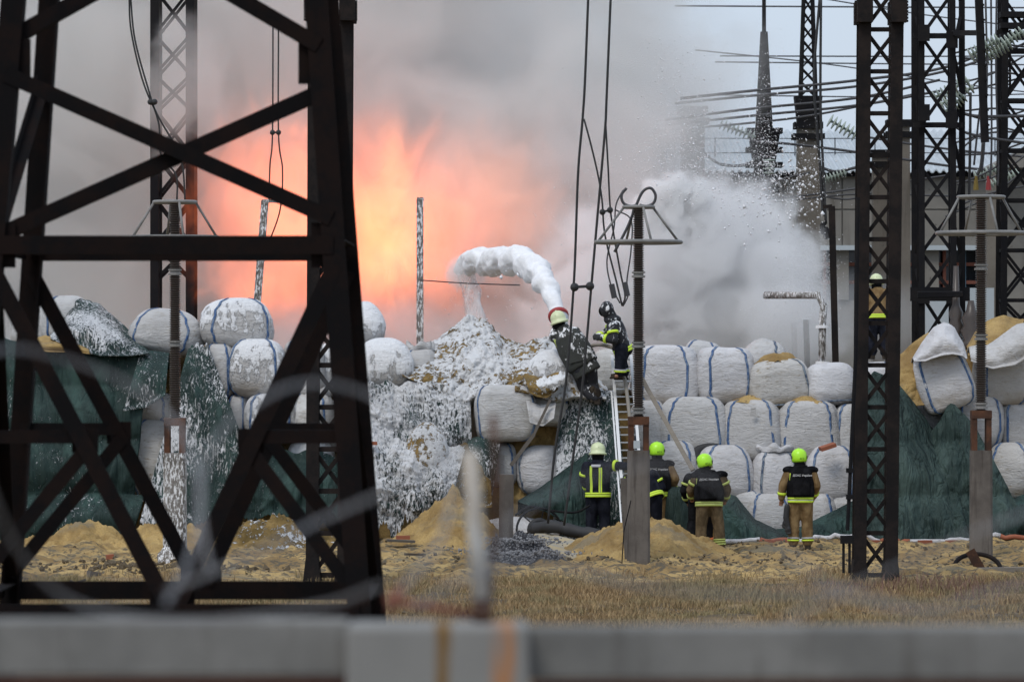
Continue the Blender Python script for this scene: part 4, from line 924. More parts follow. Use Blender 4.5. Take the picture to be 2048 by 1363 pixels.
drape('tarp', 'big plain green tarp hanging over the leftmost bags', 'tarp', [(-60, 650), (20, 680), (70, 690), (150, 708), (230, 706), (300, 708)], [(-60, 1075), (60, 1076), (150, 1070), (262, 1058)], 81.4, 80.6, 'tarp_l', .09, 5, nu=120, belly=.25, seed=3, tiers=.16)
drape('tarp', 'green tarp thrown over the top left heap, foam on its slope', 'tarp', [(100, 672), (130, 625), (160, 600), (196, 606), (222, 630), (262, 668), (292, 694)], [(100, 676), (150, 700), (200, 712), (250, 712), (298, 706)], 82.2, 80.9, 'tarp_m', .08, 3, lump=.10, belly=.3, seed=5)
drape('tarp', 'lower green tarp edge lying on the sand at far left', 'tarp', [(-60, 985), (60, 990), (180, 985), (290, 990)], [(-60, 1082), (60, 1084), (180, 1078), (268, 1062)], 80.6, 80.2, 'tarp_l', .05, 4, seed=8, back=.1)
drape('tarp', 'dark foam spotted flap hanging left of the left insulator', 'tarp', [(282, 700), (310, 702), (338, 706)], [(246, 822), (290, 815), (330, 790)], 81.2, 80.6, 'tarp_m', .05, 2, nu=40, seed=9)
drape('tarp', 'foam streaked tarp flaring like a cone right of the left insulator', 'tarp', [(376, 700), (392, 688), (412, 690), (426, 720)], [(278, 1048), (350, 1058), (420, 1040), (456, 1010), (486, 880)], 81.2, 80.0, 'tarp_m', .10, 5, nu=120, belly=.1, seed=11, ragged=18)
drape('tarp', 'dark green tarp low behind the pylon braces', 'tarp', [(440, 880), (500, 870), (560, 905), (640, 900), (700, 930)], [(430, 1040), (520, 1036), (600, 1030), (700, 1040)], 81.0, 80.3, 'tarp_l', .10, 4, belly=.2, seed=12, ragged=12)
drape('tarp', 'foam coated tarp on the upper wall right of the pylon leg', 'tarp', [(700, 772), (770, 766), (850, 768), (940, 775)], [(700, 925), (800, 915), (900, 920), (945, 925)], 81.0, 80.6, 'tarp_h', .12, 4, lump=.10, belly=.15, seed=14, ragged=14, fine=.035, nu=150, nv=90)
drape('tarp', 'foam coated tarp falling to the ground right of the pylon leg', 'tarp', [(700, 886), (800, 884), (870, 888), (930, 900)], [(700, 1050), (790, 1058), (860, 1036), (905, 990)], 80.25, 79.7, 'tarp_h', .14, 5, lump=.12, belly=.25, seed=15, ragged=34, fine=.035, nu=160, nv=100, back=.6)
B(853, 846, 965, 80, 79.9, 'foam speckled bag dome in front of the coated tarps', mat='foamsand', e1=.95, e2=.95, straps=(), seed=70, depth=.7)
drape('tarp', 'dark green tarp with fine foam streaks behind the left firefighter', 'tarp', [(1118, 830), (1140, 792), (1190, 782), (1232, 780)], [(1105, 1075), (1160, 1080), (1215, 1080), (1262, 1078)], 81.0, 79.9, 'tarp_m', .10, 3, belly=.2, seed=17)
drape('tarp', 'pointed loose green tarp corner stretched towards the wheel', 'tarp', [(1036, 1001), (1080, 975), (1130, 938), (1175, 905)], [(1040, 1004), (1090, 1022), (1140, 1050), (1185, 1060)], 80.2, 79.6, 'tarp', .08, 3, belly=.2, seed=18, nv=40)
drape('tarp', 'small green tarp piece beside the creased bag', 'tarp', [(925, 880), (960, 872), (1000, 885)], [(930, 960), (962, 985), (985, 990)], 80.7, 80.3, 'tarp_m', .06, 2, nu=50, nv=40, seed=19)
drape('tarp', 'low green tarp sagging in front of the bottom bags', 'tarp', [(1432, 1010), (1450, 986), (1472, 992), (1510, 1038), (1552, 1058), (1600, 1054), (1650, 1030), (1700, 1005), (1735, 985)], [(1428, 1078), (1500, 1080), (1600, 1080), (1740, 1080)], 80.3, 79.7, 'tarp', .12, 6, nu=140, belly=.15, seed=20, back=.15)
drape('tarp', 'wide green tarp behind the right lattice mast', 'tarp', [(1725, 770), (1748, 742), (1790, 760), (1830, 810), (1868, 862), (1886, 880)], [(1722, 1080), (1790, 1080), (1850, 1080), (1940, 1080)], 81.0, 79.6, 'tarp_pale', .10, 5, nu=130, belly=.25, seed=21, tiers=.14)
drape('tarp', 'green tarp pinned to a peak left of the right insulator', 'tarp', [(1852, 875), (1880, 840), (1898, 800), (1920, 822), (1948, 850)], [(1880, 1080), (1950, 1080), (2010, 1080), (2070, 1078)], 80.9, 79.9, 'tarp_pale', .10, 5, nu=120, belly=.2, seed=22, tiers=.14)
drape('tarp', 'dark bunched green tarp at the right edge', 'tarp', [(1990, 1040), (2015, 1000), (2060, 985), (2110, 980)], [(1975, 1080), (2020, 1082), (2060, 1080), (2110, 1080)], 80.3, 79.7, 'tarp', .16, 6, belly=.3, seed=23)
# rolled tarp standing between firefighters
mb = MB(); b0 = W(1352, 1078, 79.7); vs = []; prof = [(0.27, -.02), (.30, .1), (.30, .5), (.29, .85), (.26, 1.0), (.15, 1.06)]
for r, h in prof:
    for i in range(36):
        a = 2 * math.pi * i / 36; k = 1 + .06 * math.sin(a * 9 + h * 2); vs.append((b0.x + r * k * math.cos(a), b0.y + r * k * math.sin(a), h))
mb.add(vs, [(j * 36 + i, j * 36 + (i + 1) % 36, (j + 1) * 36 + (i + 1) % 36, (j + 1) * 36 + i) for j in range(5) for i in range(36)] + [tuple(range(180, 216))])
solo(mb, 'tarp_roll', M['tarp_pale'], 'upright bundle of pale green tarp between the firefighters', 'tarp', smooth=True)

# foam covered heaps on top of the wall
drape('foam_heap', 'high heap of sand covered with white foam in the middle of the wall', 'foam heap',
      [(800, 742), (828, 706), (868, 682), (905, 655), (925, 640), (945, 634), (985, 652), (1003, 676), (1040, 690), (1085, 700), (1108, 716)],
      [(806, 752), (842, 772), (890, 800), (930, 822), (962, 800), (1040, 775), (1070, 762), (1110, 770)], 82.6, 80.75, 'foamsand', .05, 4, lump=.15, nu=220, nv=120, belly=.3, seed=24, kind='stuff', lf=3.6, tuck=.7, fine=.03)
drape('foam_heap', 'lower foam and sand mound at the feet of the kneeling firefighter', 'foam heap',
      [(1030, 700), (1060, 682), (1092, 674), (1115, 682), (1150, 712), (1185, 740), (1215, 780)],
      [(1030, 790), (1070, 800), (1110, 812), (1150, 800), (1212, 800)], 82.0, 80.5, 'foamsand', .03, 3, lump=.10, nu=120, nv=80, belly=.2, seed=25, kind='stuff', lf=4, tuck=.6, fine=.03)
drape('foam_crust', 'foam crust over sand below the large bag neck', 'foam heap', [(905, 898), (930, 885), (955, 900), (980, 940)], [(895, 1000), (920, 1010), (950, 1015), (985, 1015)], 80.6, 80.0, 'foamsand_l', .04, 3, lump=.12, seed=26, nu=60, kind='stuff')
# sand inside the wall: fills every gap behind the bags
drape('sand_core', 'yellow sand showing between the stacked bags', 'sand',
      [(-80, 700), (80, 690), (250, 700), (400, 690), (560, 705), (700, 700), (820, 730), (950, 700), (1060, 720), (1240, 790), (1300, 760), (1480, 760), (1600, 780), (1700, 790), (1800, 740), (1860, 700), (1950, 700), (2120, 690)],
      [(-80, 1082), (400, 1082), (900, 1082), (1400, 1082), (2120, 1082)], 82.7, 81.5, 'sand', .03, 5, lump=.08, nu=330, nv=70, belly=0, back=2.2, seed=27, kind='stuff')
drape('sand_spill', 'yellow sand pouring down between the right mast and the tilted bag', 'sand', [(1800, 712), (1822, 690), (1850, 672), (1872, 655), (1880, 700)], [(1798, 812), (1830, 812), (1862, 808), (1880, 790)], 81.9, 80.9, 'sand', .03, 3, lump=.12, seed=28, nu=60, kind='stuff')
drape('sand_spill', 'clumped sand on the slumped bag at the top right', 'sand', [(1935, 690), (1960, 655), (1985, 640), (2010, 634), (2048, 640)], [(1935, 712), (1960, 712), (1985, 710), (2035, 690)], 82.4, 81.4, 'sand', .02, 3, lump=.12, seed=29, nu=60, kind='stuff')
drape('sand_spill', 'sand run out of the burst bags left of the streaked tarp', 'sand', [(60, 680), (90, 672), (150, 680), (176, 694)], [(60, 700), (100, 704), (150, 704), (180, 708)], 81.4, 80.9, 'sand', .02, 3, lump=.05, seed=30, nu=40, nv=20, kind='stuff')
drape('sand_spill', 'bright sand inside the torn bag under the firefighter', 'sand', [(1048, 752), (1066, 748), (1092, 752), (1118, 748)], [(1060, 786), (1075, 794), (1094, 796), (1116, 778)], 80.9, 80.4, 'foamsand_l', .02, 3, lump=.08, seed=31, nu=40, nv=30, kind='stuff')
drape('sand_spill', 'sand face round the half buried bag above the wheel', 'sand', [(1000, 880), (1050, 862), (1110, 850), (1140, 860)], [(930, 1078), (1000, 1080), (1090, 1082), (1140, 1080)], 81.5, 81.05, 'sand', .03, 3, lump=.14, seed=32, nu=80, kind='stuff', belly=0)
def flap(label, top, bot, D0, D1, mat, seed, **k):
    drape('torn_fabric', label, 'torn bag', top, bot, D0, D1, mat, .05, 3, seed=seed, lump=.05, lf=3, nu=60, nv=34, **k)
flap('torn open bag flopped over the tilted bag', [(1826, 716), (1846, 684), (1868, 654), (1888, 644), (1908, 656), (1926, 686), (1932, 706)], [(1828, 722), (1850, 722), (1880, 712), (1905, 708), (1925, 712), (1934, 718)], 81.0, 80.4, 'bag_clean', 61, belly=.25, back=.5)
flap('slumped bag fabric losing sand at the top right', [(1938, 694), (1972, 692), (2004, 672), (2034, 648), (2100, 634)], [(1942, 722), (1985, 738), (2030, 730), (2062, 712), (2110, 706)], 81.2, 80.7, 'bag', 62, belly=.25, back=.5)
flap('ragged white flap over the sand of the torn bag', [(1062, 768), (1082, 756), (1108, 752), (1130, 742)], [(1066, 784), (1088, 784), (1112, 776), (1132, 764)], 80.55, 80.35, 'bag_foam', 64, belly=.12, back=.3, ragged=14)
flap('crumpled clear plastic hanging between the pylon braces', [(594, 800), (612, 786), (634, 792)], [(590, 850), (614, 862), (640, 840)], 80.8, 80.4, 'bag_dirty', 65, belly=.1, back=.3)
flap('foam crusted fabric edge on the collapsed bag', [(1052, 800), (1080, 812), (1112, 806)], [(1060, 846), (1086, 852), (1108, 836)], 80.6, 80.2, 'bag', 67, belly=.1, back=.3)
# sand piles on the ground
def pile(name, label, px, D, rx, ry, h, mat, cat='sand', seed=0, p=1.3, rough=.2, n=90):
    c = W(px, 0, D); vs = []
    for j in range(n + 1):
        for i in range(n + 1):
            a, b = i / n * 2 - 1, j / n * 2 - 1; r = math.hypot(a, b); x, y = c.x + a * rx, c.y + b * ry
            q = Vector((x * 1.6 + seed, y * 1.6, 0)); k = max(0, 1 - r * (1 + .25 * noise.noise(q * .6)))
            vs.append((x, y, -0.12 + (h + .12) * k ** p + rough * k ** .5 * (noise.fractal(q * 1.8, .9, 2.1, 5) + .35 * noise.noise(q * 9))))
    fs = [(j * (n + 1) + i, j * (n + 1) + i + 1, (j + 1) * (n + 1) + i + 1, (j + 1) * (n + 1) + i) for j in range(n) for i in range(n)]
    mb = MB(); mb.add(vs, fs); return solo(mb, name, M[mat], label, cat, None, True, 'stuff')
pile('sand_pile', 'steep yellow sand pile right of the foam coated tarp', 905, 79.0, 1.35, 1.5, 1.1, 'sand', seed=1, p=1.2)
pile('sand_pile', 'loose sand mound round the foot of the central concrete post', 1290, 75.2, 1.75, 2.8, 0.70, 'sand', seed=2, p=.9, n=90)
pile('sand_pile', 'foam speckled low sand mound behind the left lattice mast', 555, 78.6, 1.9, 1.6, 0.62, 'foamsand_l', seed=3)
pile('sand_pile', 'low sand mound at the foot of the left concrete post', 330, 78.0, 1.6, 1.6, 0.55, 'sand', seed=4)
pile('sand_pile', 'low sand mound below the leftmost tarp', 170, 78.2, 1.6, 1.6, 0.50, 'sand', seed=5)
pile('sand_pile', 'small sand mound in front of the gravel heap', 965, 74.5, .9, 1.4, 0.25, 'sand', seed=6)
g = N('gravel'); vo = g.n.new('ShaderNodeTexVoronoi'); g.l.new(g.coord('World'), vo.inputs['Vector']); vo.inputs['Scale'].default_value = 22
M['gravel'] = g.surf(g.mix(g.ramp(vo.outputs['Distance'], .2, .6), g.mix(g.noise(g.coord('World'), 25, 2), (0.14, 0.14, 0.15), (0.34, 0.34, 0.35)), (0.03, 0.03, 0.035)), .9, bump=vo.outputs['Distance'], bstr=.8, bdist=.05)
pile('gravel_heap', 'heap of grey gravel between stump and concrete slab', 1040, 73.6, 1.0, 1.7, 0.55, 'gravel', 'gravel', seed=7)
g = N('gravel_stone'); M['gstone'] = g.surf(g.mix(g.noise(g.coord('World'), 30, 2), (.10, .10, .11), (.34, .34, .35)), .9)
rubble('gravel_stones', [(W(1040, 0, 73.4).x, 73.0, .45, .5, .013, .16), (W(1040, 0, 73.6).x, 73.5, .3, .35, .013, .36)], M['gstone'], 'loose grey stones on the gravel heap', 'gravel', 1500, 5)
# ------------------------------------------------------------- props
def thick_poly(pts, D, t, mat, name, label, cat):
    mb = MB(); n = len(pts); vs = [W(p[0], p[1], D if len(p) < 3 else p[2]) for p in pts]
    mb.add(vs + [v + Vector((0, t, 0)) for v in vs], [tuple(range(n)), tuple(range(n, 2 * n))[::-1]] + [(i, n + i, n + (i + 1) % n, (i + 1) % n) for i in range(n)])
    return solo(mb, name, mat, label, cat)
# tilted concrete slab
mb = MB(); q = [W(1070, 1066, 77.2), W(1098, 1066, 78.2), W(1205, 1092, 75.6), W(1160, 1122, 73.6), W(1060, 1082, 75.2)]
mb.add(q + [p - Vector((0, 0, .13)) for p in q], [(0, 1, 2, 3, 4), (9, 8, 7, 6, 5)] + [(i, 5 + i, 5 + (i + 1) % 5, (i + 1) % 5) for i in range(5)])
g = N('sandy_concrete'); c = g.coord('World'); M['slab'] = g.surf(g.mix(g.ramp(g.noise(c, 2, 5), .4, .6), (0.30, 0.28, 0.23), (0.40, 0.32, 0.19)), .95, bump=g.noise(c, 20, 4), bstr=.4, bdist=.01)
solo(mb, 'concrete_slab', M['slab'], 'tilted concrete slab dusted with sand right of the gravel', 'slab')
# spoked wheel lying against the flattened bag
wc = W(1078, 1058, 78.6); t = empty('spoked_wheel', wc, 'thin black spoked wheel leaning on the flattened bag', 'wheel')
ax = Matrix.Rotation(R(18), 3, 'Z'); s = 78.6 / FPX
def wp(r, a): return wc + ax @ Vector((r * math.cos(a), 0, r * math.sin(a) * .9))
MB().tube([wp(47 * s, 2 * math.pi * k / 40) for k in range(40)], .022, 7, closed=True).build('rim', M['dark'], t, True)
MB().tube([wp(20 * s, 2 * math.pi * k / 24) + Vector((0, -.05, 0)) for k in range(24)], .05, 7, closed=True).build('hub', M['rubber'], t, True)
for k in range(6): MB().tube([wp(4 * s, k * math.pi / 3 + .3), wp(47 * s, k * math.pi / 3 + .3)], .012, 5).build('spoke', M['dark'], t)
mb = MB(); mb.tube(catmull([W(1030, 1030, 79), W(1060, 1012, 79), (W(1100, 1020, 79)), W(1150, 1024, 79), W(1180, 1010, 79)], 6), .02, 6); solo(mb, 'bent_hoop', M['dark'], 'bent black hoop behind the spoked wheel', 'hoop', smooth=True)
mb = MB(); mb.tube(catmull([W(1068, 1058, 78.2), W(1105, 1052, 77.9), W(1150, 1062, 77.8), W(1200, 1070, 77.6)], 6), [.13 - .006 * (i % 5) for i in range(19)], 9); solo(mb, 'black_hose_bundle', M['rubber'], 'bundle of black rubber hose beside the wheel', 'hose', smooth=True)
# aluminium ladder
lt, lb = [W(1224, 712, 80.9), W(1262, 712, 80.9)], [W(1252, 1082, 78.2), W(1292, 1082, 78.2)]
t = empty('ladder', (lt[0] + lb[0]) / 2, 'aluminium ladder leaning on the bags behind the central post', 'ladder')
t.location.z = 0
for k in range(2): MB().bar(lb[k], lt[k], 0.055, 0.09).build('rail', M['alu'], t)
MB().bar(lb[0] + Vector((-.06, .05, 0)), lb[0].lerp(lt[0], .8) + Vector((-.06, .05, 0)), 0.03, 0.08).build('rail', M['alu'], t)
for i in range(24):
    k = (i + .6) / 24; MB().tube([lb[0].lerp(lt[0], k), lb[1].lerp(lt[1], k)], .016, 6).build('rung', M['alu'], t)
mb = MB(); mb.bar(W(1272, 736, 81), W(1386, 940, 79.6), .085, .05); solo(mb, 'timber_pole', M['wood'], 'weathered timber pole slanting down across the bags', 'pole')
mb = MB(); mb.bar(W(1100, 800, 80.3), W(1068, 868, 80.0), .05, .03); mb2 = MB(); solo(mb, 'broken_stick', M['wood2'], 'broken dark stick poking from the sand below the torn bag', 'stick')
mb = MB(); mb.bar(W(1068, 868, 80.0), W(1022, 930, 79.7), .07, .03); solo(mb, 'bundled_rope', M['wood2'], 'tangled dark rope hanging below the torn bag', 'rope')
# tyre
tc = W(1420, 910, 81.42); t = empty('tyre', tc, 'black tyre wedged between two rows of bags', 'tyre'); vs = []; n, m = 48, 14; Rr, rr = .27, .13
mb = MB()
for i in range(n):
    a = 2 * math.pi * i / n
    for j in range(m):
        b = 2 * math.pi * j / m; r = Rr + rr * spow(math.cos(b), .7) * (1 if math.cos(b) < 0 else (.95 + .05 * (i % 2))); vs.append(tc + Vector((r * math.cos(a), .14 * spow(math.sin(b), .6) + .25 * math.sin(a) * .2, r * math.sin(a) * .6)))
mb.add(vs, [(i * m + j, ((i + 1) % n) * m + j, ((i + 1) % n) * m + (j + 1) % m, i * m + (j + 1) % m) for i in range(n) for j in range(m)]); mb.build('tread', M['rubber'], t, True)
# bricks and debris
def brick(px, py, D, rot, label, size=(.25, .12, .065), mat='brick', name='brick', cat='brick'):
    mb = MB(); p = W(px, py, D); mb.box(p, size, rot); return solo(mb, name, M[mat], label, cat)
brick(1655, 893, 80.7, (.1, -.3, .2), 'red brick lying on the clean bag right of the helmet', (.3, .2, .07))
brick(740, 886, 79.9, (0, 0, .3), 'red brick on the foam beside the near pylon leg')
brick(221, 1122, 72.8, (0, 1.45, .3), 'red brick standing upright on the sand at left', (.24, .12, .12))
brick(806, 1074, 78, (0, 0, .1), 'red brick on the dark board beside the sand pile')
for i, px in enumerate((1530, 1548, 1562, 1712, 1745, 1850, 1905)):
    brick(px, 1083, 79.3, (0, 0, .1 * i), ['brick by the hose left of the right firefighter', 'middle brick of three by the hose', 'right brick of three by the hose', 'brick by the hose just left of the mast', 'brick by the hose right under the mast', 'brick by the hose in front of the wide tarp', 'brick by the hose near the right post'][i])
for i, (px, py) in enumerate(((40, 1160), (188, 1150), (95, 1066))):
    brick(px, py, GD(py + 6), (0, .2, .5), ['pale stone at the far left edge of the grass', 'small pale stone above the broken pallet', 'pinkish stone on the left sand'][i], (.2, .15, .12), 'conc', 'stone', 'stone')
t = empty('broken_pallet', W(155, 1186, 64.5), 'broken dark wooden pallet lying in the dry grass', 'pallet'); t.location.z = 0
for dy in (0, .35, .7): MB().bar(W(70, 1178, 64.5) + Vector((0, dy, 0)), W(240, 1178, 64.5) + Vector((0, dy, 0)), .1, .04, up=(0, 0, 1)).build('board', M['wood2'], t)
for px in (80, 155, 230): MB().box(W(px, 1186, 64.8), (.12, .7, .09)).build('block', M['wood2'], t)
for a, b in (((118, 1176), (172, 1158)), ((140, 1160), (160, 1172))): MB().bar(W(*a, 64.6), W(*b, 64.6), .035).build('splinter', M['wood2'], t)
brick(802, 1081, 77.5, (0, .05, .1), 'dark board lying on the sand right of the pylon leg', (.5, .25, .04), 'wood2', 'board', 'board')
brick(830, 1108, 74.5, (0, .05, .6), 'small scrap of dark timber on the sand', (.4, .08, .04), 'wood2', 'board', 'board')
mb = MB(); mb.bar(W(1875, 1140, 70.3), W(2075, 1137, 70.5), .07, .14); solo(mb, 'long_board', M['wood'], 'long thin board lying on the grass edge at right', 'board')
# rusty rim piece
rc = W(1955, 1125, 71.2); t = empty('rusty_rim', (rc.x, rc.y, 0), 'rusty half buried wheel rim in front of the right post', 'rim'); s = 71.2 / FPX
MB().tube([rc + Vector((46 * s * math.cos(a), .3 * math.sin(a), 27 * s * math.sin(a) - .09)) for a in [math.pi * k / 20 for k in range(-1, 22)]], .038, 8).build('rim', M['mast'], t, True)
MB().bar(W(1940, 1100, 71), W(1962, 1140, 71), .16, .03).build('bracket', M['rust'], t)
# marker hose along the base, white and red lengths
t = empty('lay_flat_hose', W(1750, 1083, 79.4), 'white hose with orange lengths along the foot of the bags', 'hose')
t.location.z = 0; P = catmull([W(px, 1081 + (px % 37) / 18, 79.4) for px in range(1400, 2120, 60)], 6)
P = [Vector((p.x, p.y + .04 * math.sin(p.x * 2), max(.05, relief(p.x, p.y) + .05))) for p in P]
for k in range(0, len(P) - 1, 6):
    MB().tube(P[k:k + 7], .045, 8).build('length', M['bag_clean'] if (k // 6) % 4 != 2 else M['brick'], t, True)
mb = MB(); mb.bar(W(262, 1085, 76.5), W(240, 1082, 76.4), .03); 
mb = MB(); mb.tube([W(1243, 1140, 70.9), W(1248, 1060, 70.9), W(1262, 1000, 70.9)], .01, 5); solo(mb, 'thin_rod', M['dark'], 'thin bent rod stuck in the sand beside the central post', 'rod')
mb = MB(); mb.box(W(1273, 888, 72.05) + Vector((0, -.18, 0)), (.11, .01, .13)); solo(mb, 'number_plate', M['ledge'], 'small pale plate on the rusty head of the central post', 'plate')
# foam clump by the left post
mb = MB(); mb.ball(W(345, 1115, 73.6), (.24, .2, .2), 26, 18); mb.v = [tuple(Vector(v) * (1) + Vector((.1 * noise.noise(Vector(v) * 5), 0, .14 * noise.noise(Vector(v) * 6)))) for v in mb.v]
solo(mb, 'foam_clump', M['conc_foam'], 'white foam clump at the foot of the left concrete post', 'foam', smooth=True, kind='stuff')

# foam covered standpipe in the mist, transformer tank and cabinet behind the bags
t = empty('standpipe', W(1650, 720, 85.5), 'foam covered angled pipe standing behind the right bags', 'pipe')
MB().tube([W(1644, 730, 85.5), W(1645, 640, 85.5), W(1648, 612, 85.5), W(1636, 590, 85.5), W(1530, 590, 86.5)], .075, 10).build('pipe', M['conc_foam'], t, True)
for py in (653, 725): MB().lathe(W(1645, py, 85.5), [(.14, -.03), (.14, .03)], 14).build('flange', M['foam'], t)
t = empty('standpipe', W(1612, 740, 86), 'short foam dripping pipe left of the angled pipe', 'pipe')
MB().tube([W(1615, 740, 88), W(1612, 638, 88)], .06, 10).build('pipe', M['dark'], t, True); MB().lathe(W(1612, 637, 88), [(.11, -.02), (.11, .02)], 14).build('flange', M['foam'], t)
t = empty('standpipe', W(1596, 740, 86.4), 'dark pipe veiled by spray behind the tipped bag', 'pipe'); MB().tube([W(1590, 740, 89.5), W(1588, 645, 89.5)], .06, 10).build('pipe', M['dark'], t, True)
t = empty('tank', W(1590, 640, 92), 'dark transformer tank behind the mist', 'tank'); MB().box(W(1560, 600, 93), (1.3, 1.2, 1.6)).build('body', M['dark'], t); 
for k in range(6): MB().box(W(1530 + 14 * k, 600, 92.3), (.05, .2, 1.4)).build('fin', M['dark'], t)
# dark equipment at the foot of the black tower
t = empty('switchgear', W(1935, 690, 86), 'black switchgear at the foot of the black tower', 'switchgear')
MB().lathe(W(1942, 700, 86), [(.16, 0), (.20, .15), (.14, .2), (.22, .4), (.15, .5), (.2, .65), (.1, .8), (.06, 1.0)], 14).build('bushing', M['porc'], t, True)
MB().lathe(W(1912, 690, 86.2), [(.12, 0), (.16, .15), (.10, .2), (.17, .4), (.11, .5), (.15, .65), (.08, .8), (.05, 1.6)], 14).build('bushing', M['porc'], t, True)
for k in range(3): MB().tube([W(1835, 585 + 4 * k, 86), W(1925, 585 + 3 * k, 86)], .03, 6).build('bus_bar', M['dark'], t)
MB().box(W(1880, 588, 86.5), (1.2, .12, .28)).build('cross_beam', M['dark'], t)
t = empty('pale_cabinet', W(1905, 640, 100), 'pale grey cabinet glimpsed behind the black tower', 'cabinet'); MB().box(W(1915, 640, 100), (1.6, 1, 1.5)).build('body', M['ledge'], t)
t = empty('hanging_lamp', W(1551, 420, 96), 'pair of black plugs at the ends of the hanging cables', 'plugs')
for px, py in ((1646, 458), (1653, 468)): MB().lathe(W(px, py, 96), [(.03, .16), (.07, .1), (.07, -.08), (.03, -.12)][::-1], 8).build('plug', M['dark'], t)
for (px, py, m, lab) in ((1952, 352, 'yellow', 'yellow phase marker on the building wall'), (1977, 352, 'red', 'red phase marker on the building wall')):
    mb = MB(); mb.tube([W(px, py, 96), W(px, py + 28, 96)], [.035, .065], 8); solo(mb, 'phase_marker', M[m], lab, 'marker')

# ------------------------------------------------------------- foam jet, nozzle, falling foam and flecks
P = catmull([W(1118, 634, 81.2), W(1108, 606, 81.4), W(1096, 576, 81.8), W(1074, 546, 82.4), W(1046, 525, 83.2), W(1010, 520, 84.0), (W(975, 524, 84.8)), W(940, 522, 85.4), W(916, 540, 85.8)], 14)
n = len(P); rad = [(15 + 11 * smooth(0, .45, i / (n - 1)) - 16 * smooth(.82, 1, i / (n - 1))) * 83 / FPX for i in range(n)]
P = [P[0].lerp(P[0], 0)] + P[1:]; mb = MB(); mb.tube(P, rad, 44)
vs = []
for k, v in enumerate(mb.v):
    v = Vector(v); i = min(n - 1, k // 44); c_ = P[i]; d = (v - c_); a = (k % 44) / 44 * 2 * math.pi; g_ = smooth(.05, .4, i / n)
    m = 1 + (.04 + .10 * g_) * math.sin(a * 1 + i * .42) + (.06 + .22 * g_) * (1 - 1.6 * abs(noise.noise(v * 3.1))) * .5 + (.06 + .16 * g_) * noise.fractal(v * 4.2, .9, 2.1, 5) - .08 + .10 * g_ * math.sin(i * .62 + a * 2)
    vs.append(tuple(c_ + d * m))
mb.v = vs; solo(mb, 'foam_jet', M['foam'], 'thick twisting jet of white foam arching over the wall', 'foam jet', smooth=True)
t = empty('foam_nozzle', W(1119, 636, 81.1), 'foam generator nozzle with red rim at the mouth of the jet', 'nozzle')
ax_ = (W(1112, 612, 81.4) - W(1122, 648, 81.0)).normalized()
MB().lathe(W(1121, 644, 81.05), [(.07, -.25), (.12, -.1), (.16, .06), (.185, .12), (.185, .20), (.165, .22)], 22, axis=ax_).build('barrel', M['alu'], t, True)
MB().lathe(W(1118, 636, 81.1) + ax_ * .02, [(.19, 0), (.20, .03), (.20, .07), (.19, .09)], 22, axis=ax_).build('rim', M['red'], t, True)
# falling curtain of foam behind
g = N('foam_curtain'); nz = g.noise(g.coord('World', (4, 4, 1.2)), 1.0, 5, .6); 
M['curtain'] = g.surf((0.8, 0.8, 0.82), .8, alpha=g.ramp(nz, .38, .7, .05, .75), bump=nz, bstr=.5)
mb = MB(); mb.tube(catmull([W(928, 545, 85.6), W(940, 575, 85.5), W(946, 610, 85.4), W(952, 650, 85.3)], 8), [.16 + .002 * i for i in range(25)], 24); mb.v = [tuple(Vector(v) + Vector((.06 * noise.noise(Vector(v) * 4), 0, 0))) for v in mb.v]
solo(mb, 'foam_curtain', M['curtain'], 'thin curtain of foam dropping from the end of the jet', 'foam', smooth=True, kind='stuff')

def flecks(name, label, spots, seed):
    r = np.random.RandomState(seed); V = []; 
    for (px, py, sx, sy, D, sd, n, s0, s1) in spots:
        x = r.normal(px, sx, n); y = r.normal(py, sy, n); d = r.normal(D, sd, n); sz = s0 + (s1 - s0) * r.rand(n) ** 5
        X = (x - 1024) / FPX * d; Z = H - (y - 681.5) / FPX * d; V.append(np.stack([X, d, Z, sz], 1))
    V = np.concatenate(V); V = V[V[:, 2] > .2]; n = len(V)
    base = np.array([(1, 0, 0), (-1, 0, 0), (0, 1, 0), (0, -1, 0), (0, 0, 1), (0, 0, -1)], float)
    P = V[:, None, :3] + base[None] * V[:, None, 3:4] * r.uniform(.2, 1.1, (n, 6, 1)) + r.normal(0, .15, (n, 6, 3)) * V[:, None, 3:4]
    F = np.array([(0, 2, 4), (2, 1, 4), (1, 3, 4), (3, 0, 4), (2, 0, 5), (1, 2, 5), (3, 1, 5), (0, 3, 5)])
    me = bpy.data.meshes.new(name); me.vertices.add(n * 6); me.vertices.foreach_set('co', P.ravel())
    L = (F[None] + (np.arange(n) * 6)[:, None, None]).ravel().astype(np.int32)
    me.loops.add(len(L)); me.loops.foreach_set('vertex_index', L); me.polygons.add(n * 8); me.polygons.foreach_set('loop_start', np.arange(0, len(L), 3).astype(np.int32)); me.update()
    me.polygons.foreach_set('use_smooth', [True] * (n * 8))
    me.materials.append(M['foam']); o = link(bpy.data.objects.new(name, me)); return tag(o, label, 'foam flecks', None, 'stuff')
flecks('foam_flecks', 'white foam flecks blown through the air over the right bags', [
    (1345, 130, 32, 34, 88, 1.5, 500, .008, .03), (1390, 165, 40, 25, 88, 1.5, 260, .008, .028), (1385, 240, 48, 40, 90, 1.5, 1500, .007, .026),
    (1400, 330, 70, 45, 89, 1.5, 2400, .008, .03), (1470, 350, 75, 40, 88, 1.5, 2200, .009, .036), (1525, 250, 22, 80, 90, 1, 900, .008, .026),
    (1560, 380, 48, 50, 87, 1.2, 1100, .007, .05), (1450, 335, 110, 60, 88, 1.5, 2600, .006, .018), (1600, 370, 30, 50, 86, 1, 40, .02, .06),
    (1250, 330, 110, 110, 88, 2, 1500, .006, .02), (1180, 430, 80, 80, 86, 2, 400, .006, .02)], 3)
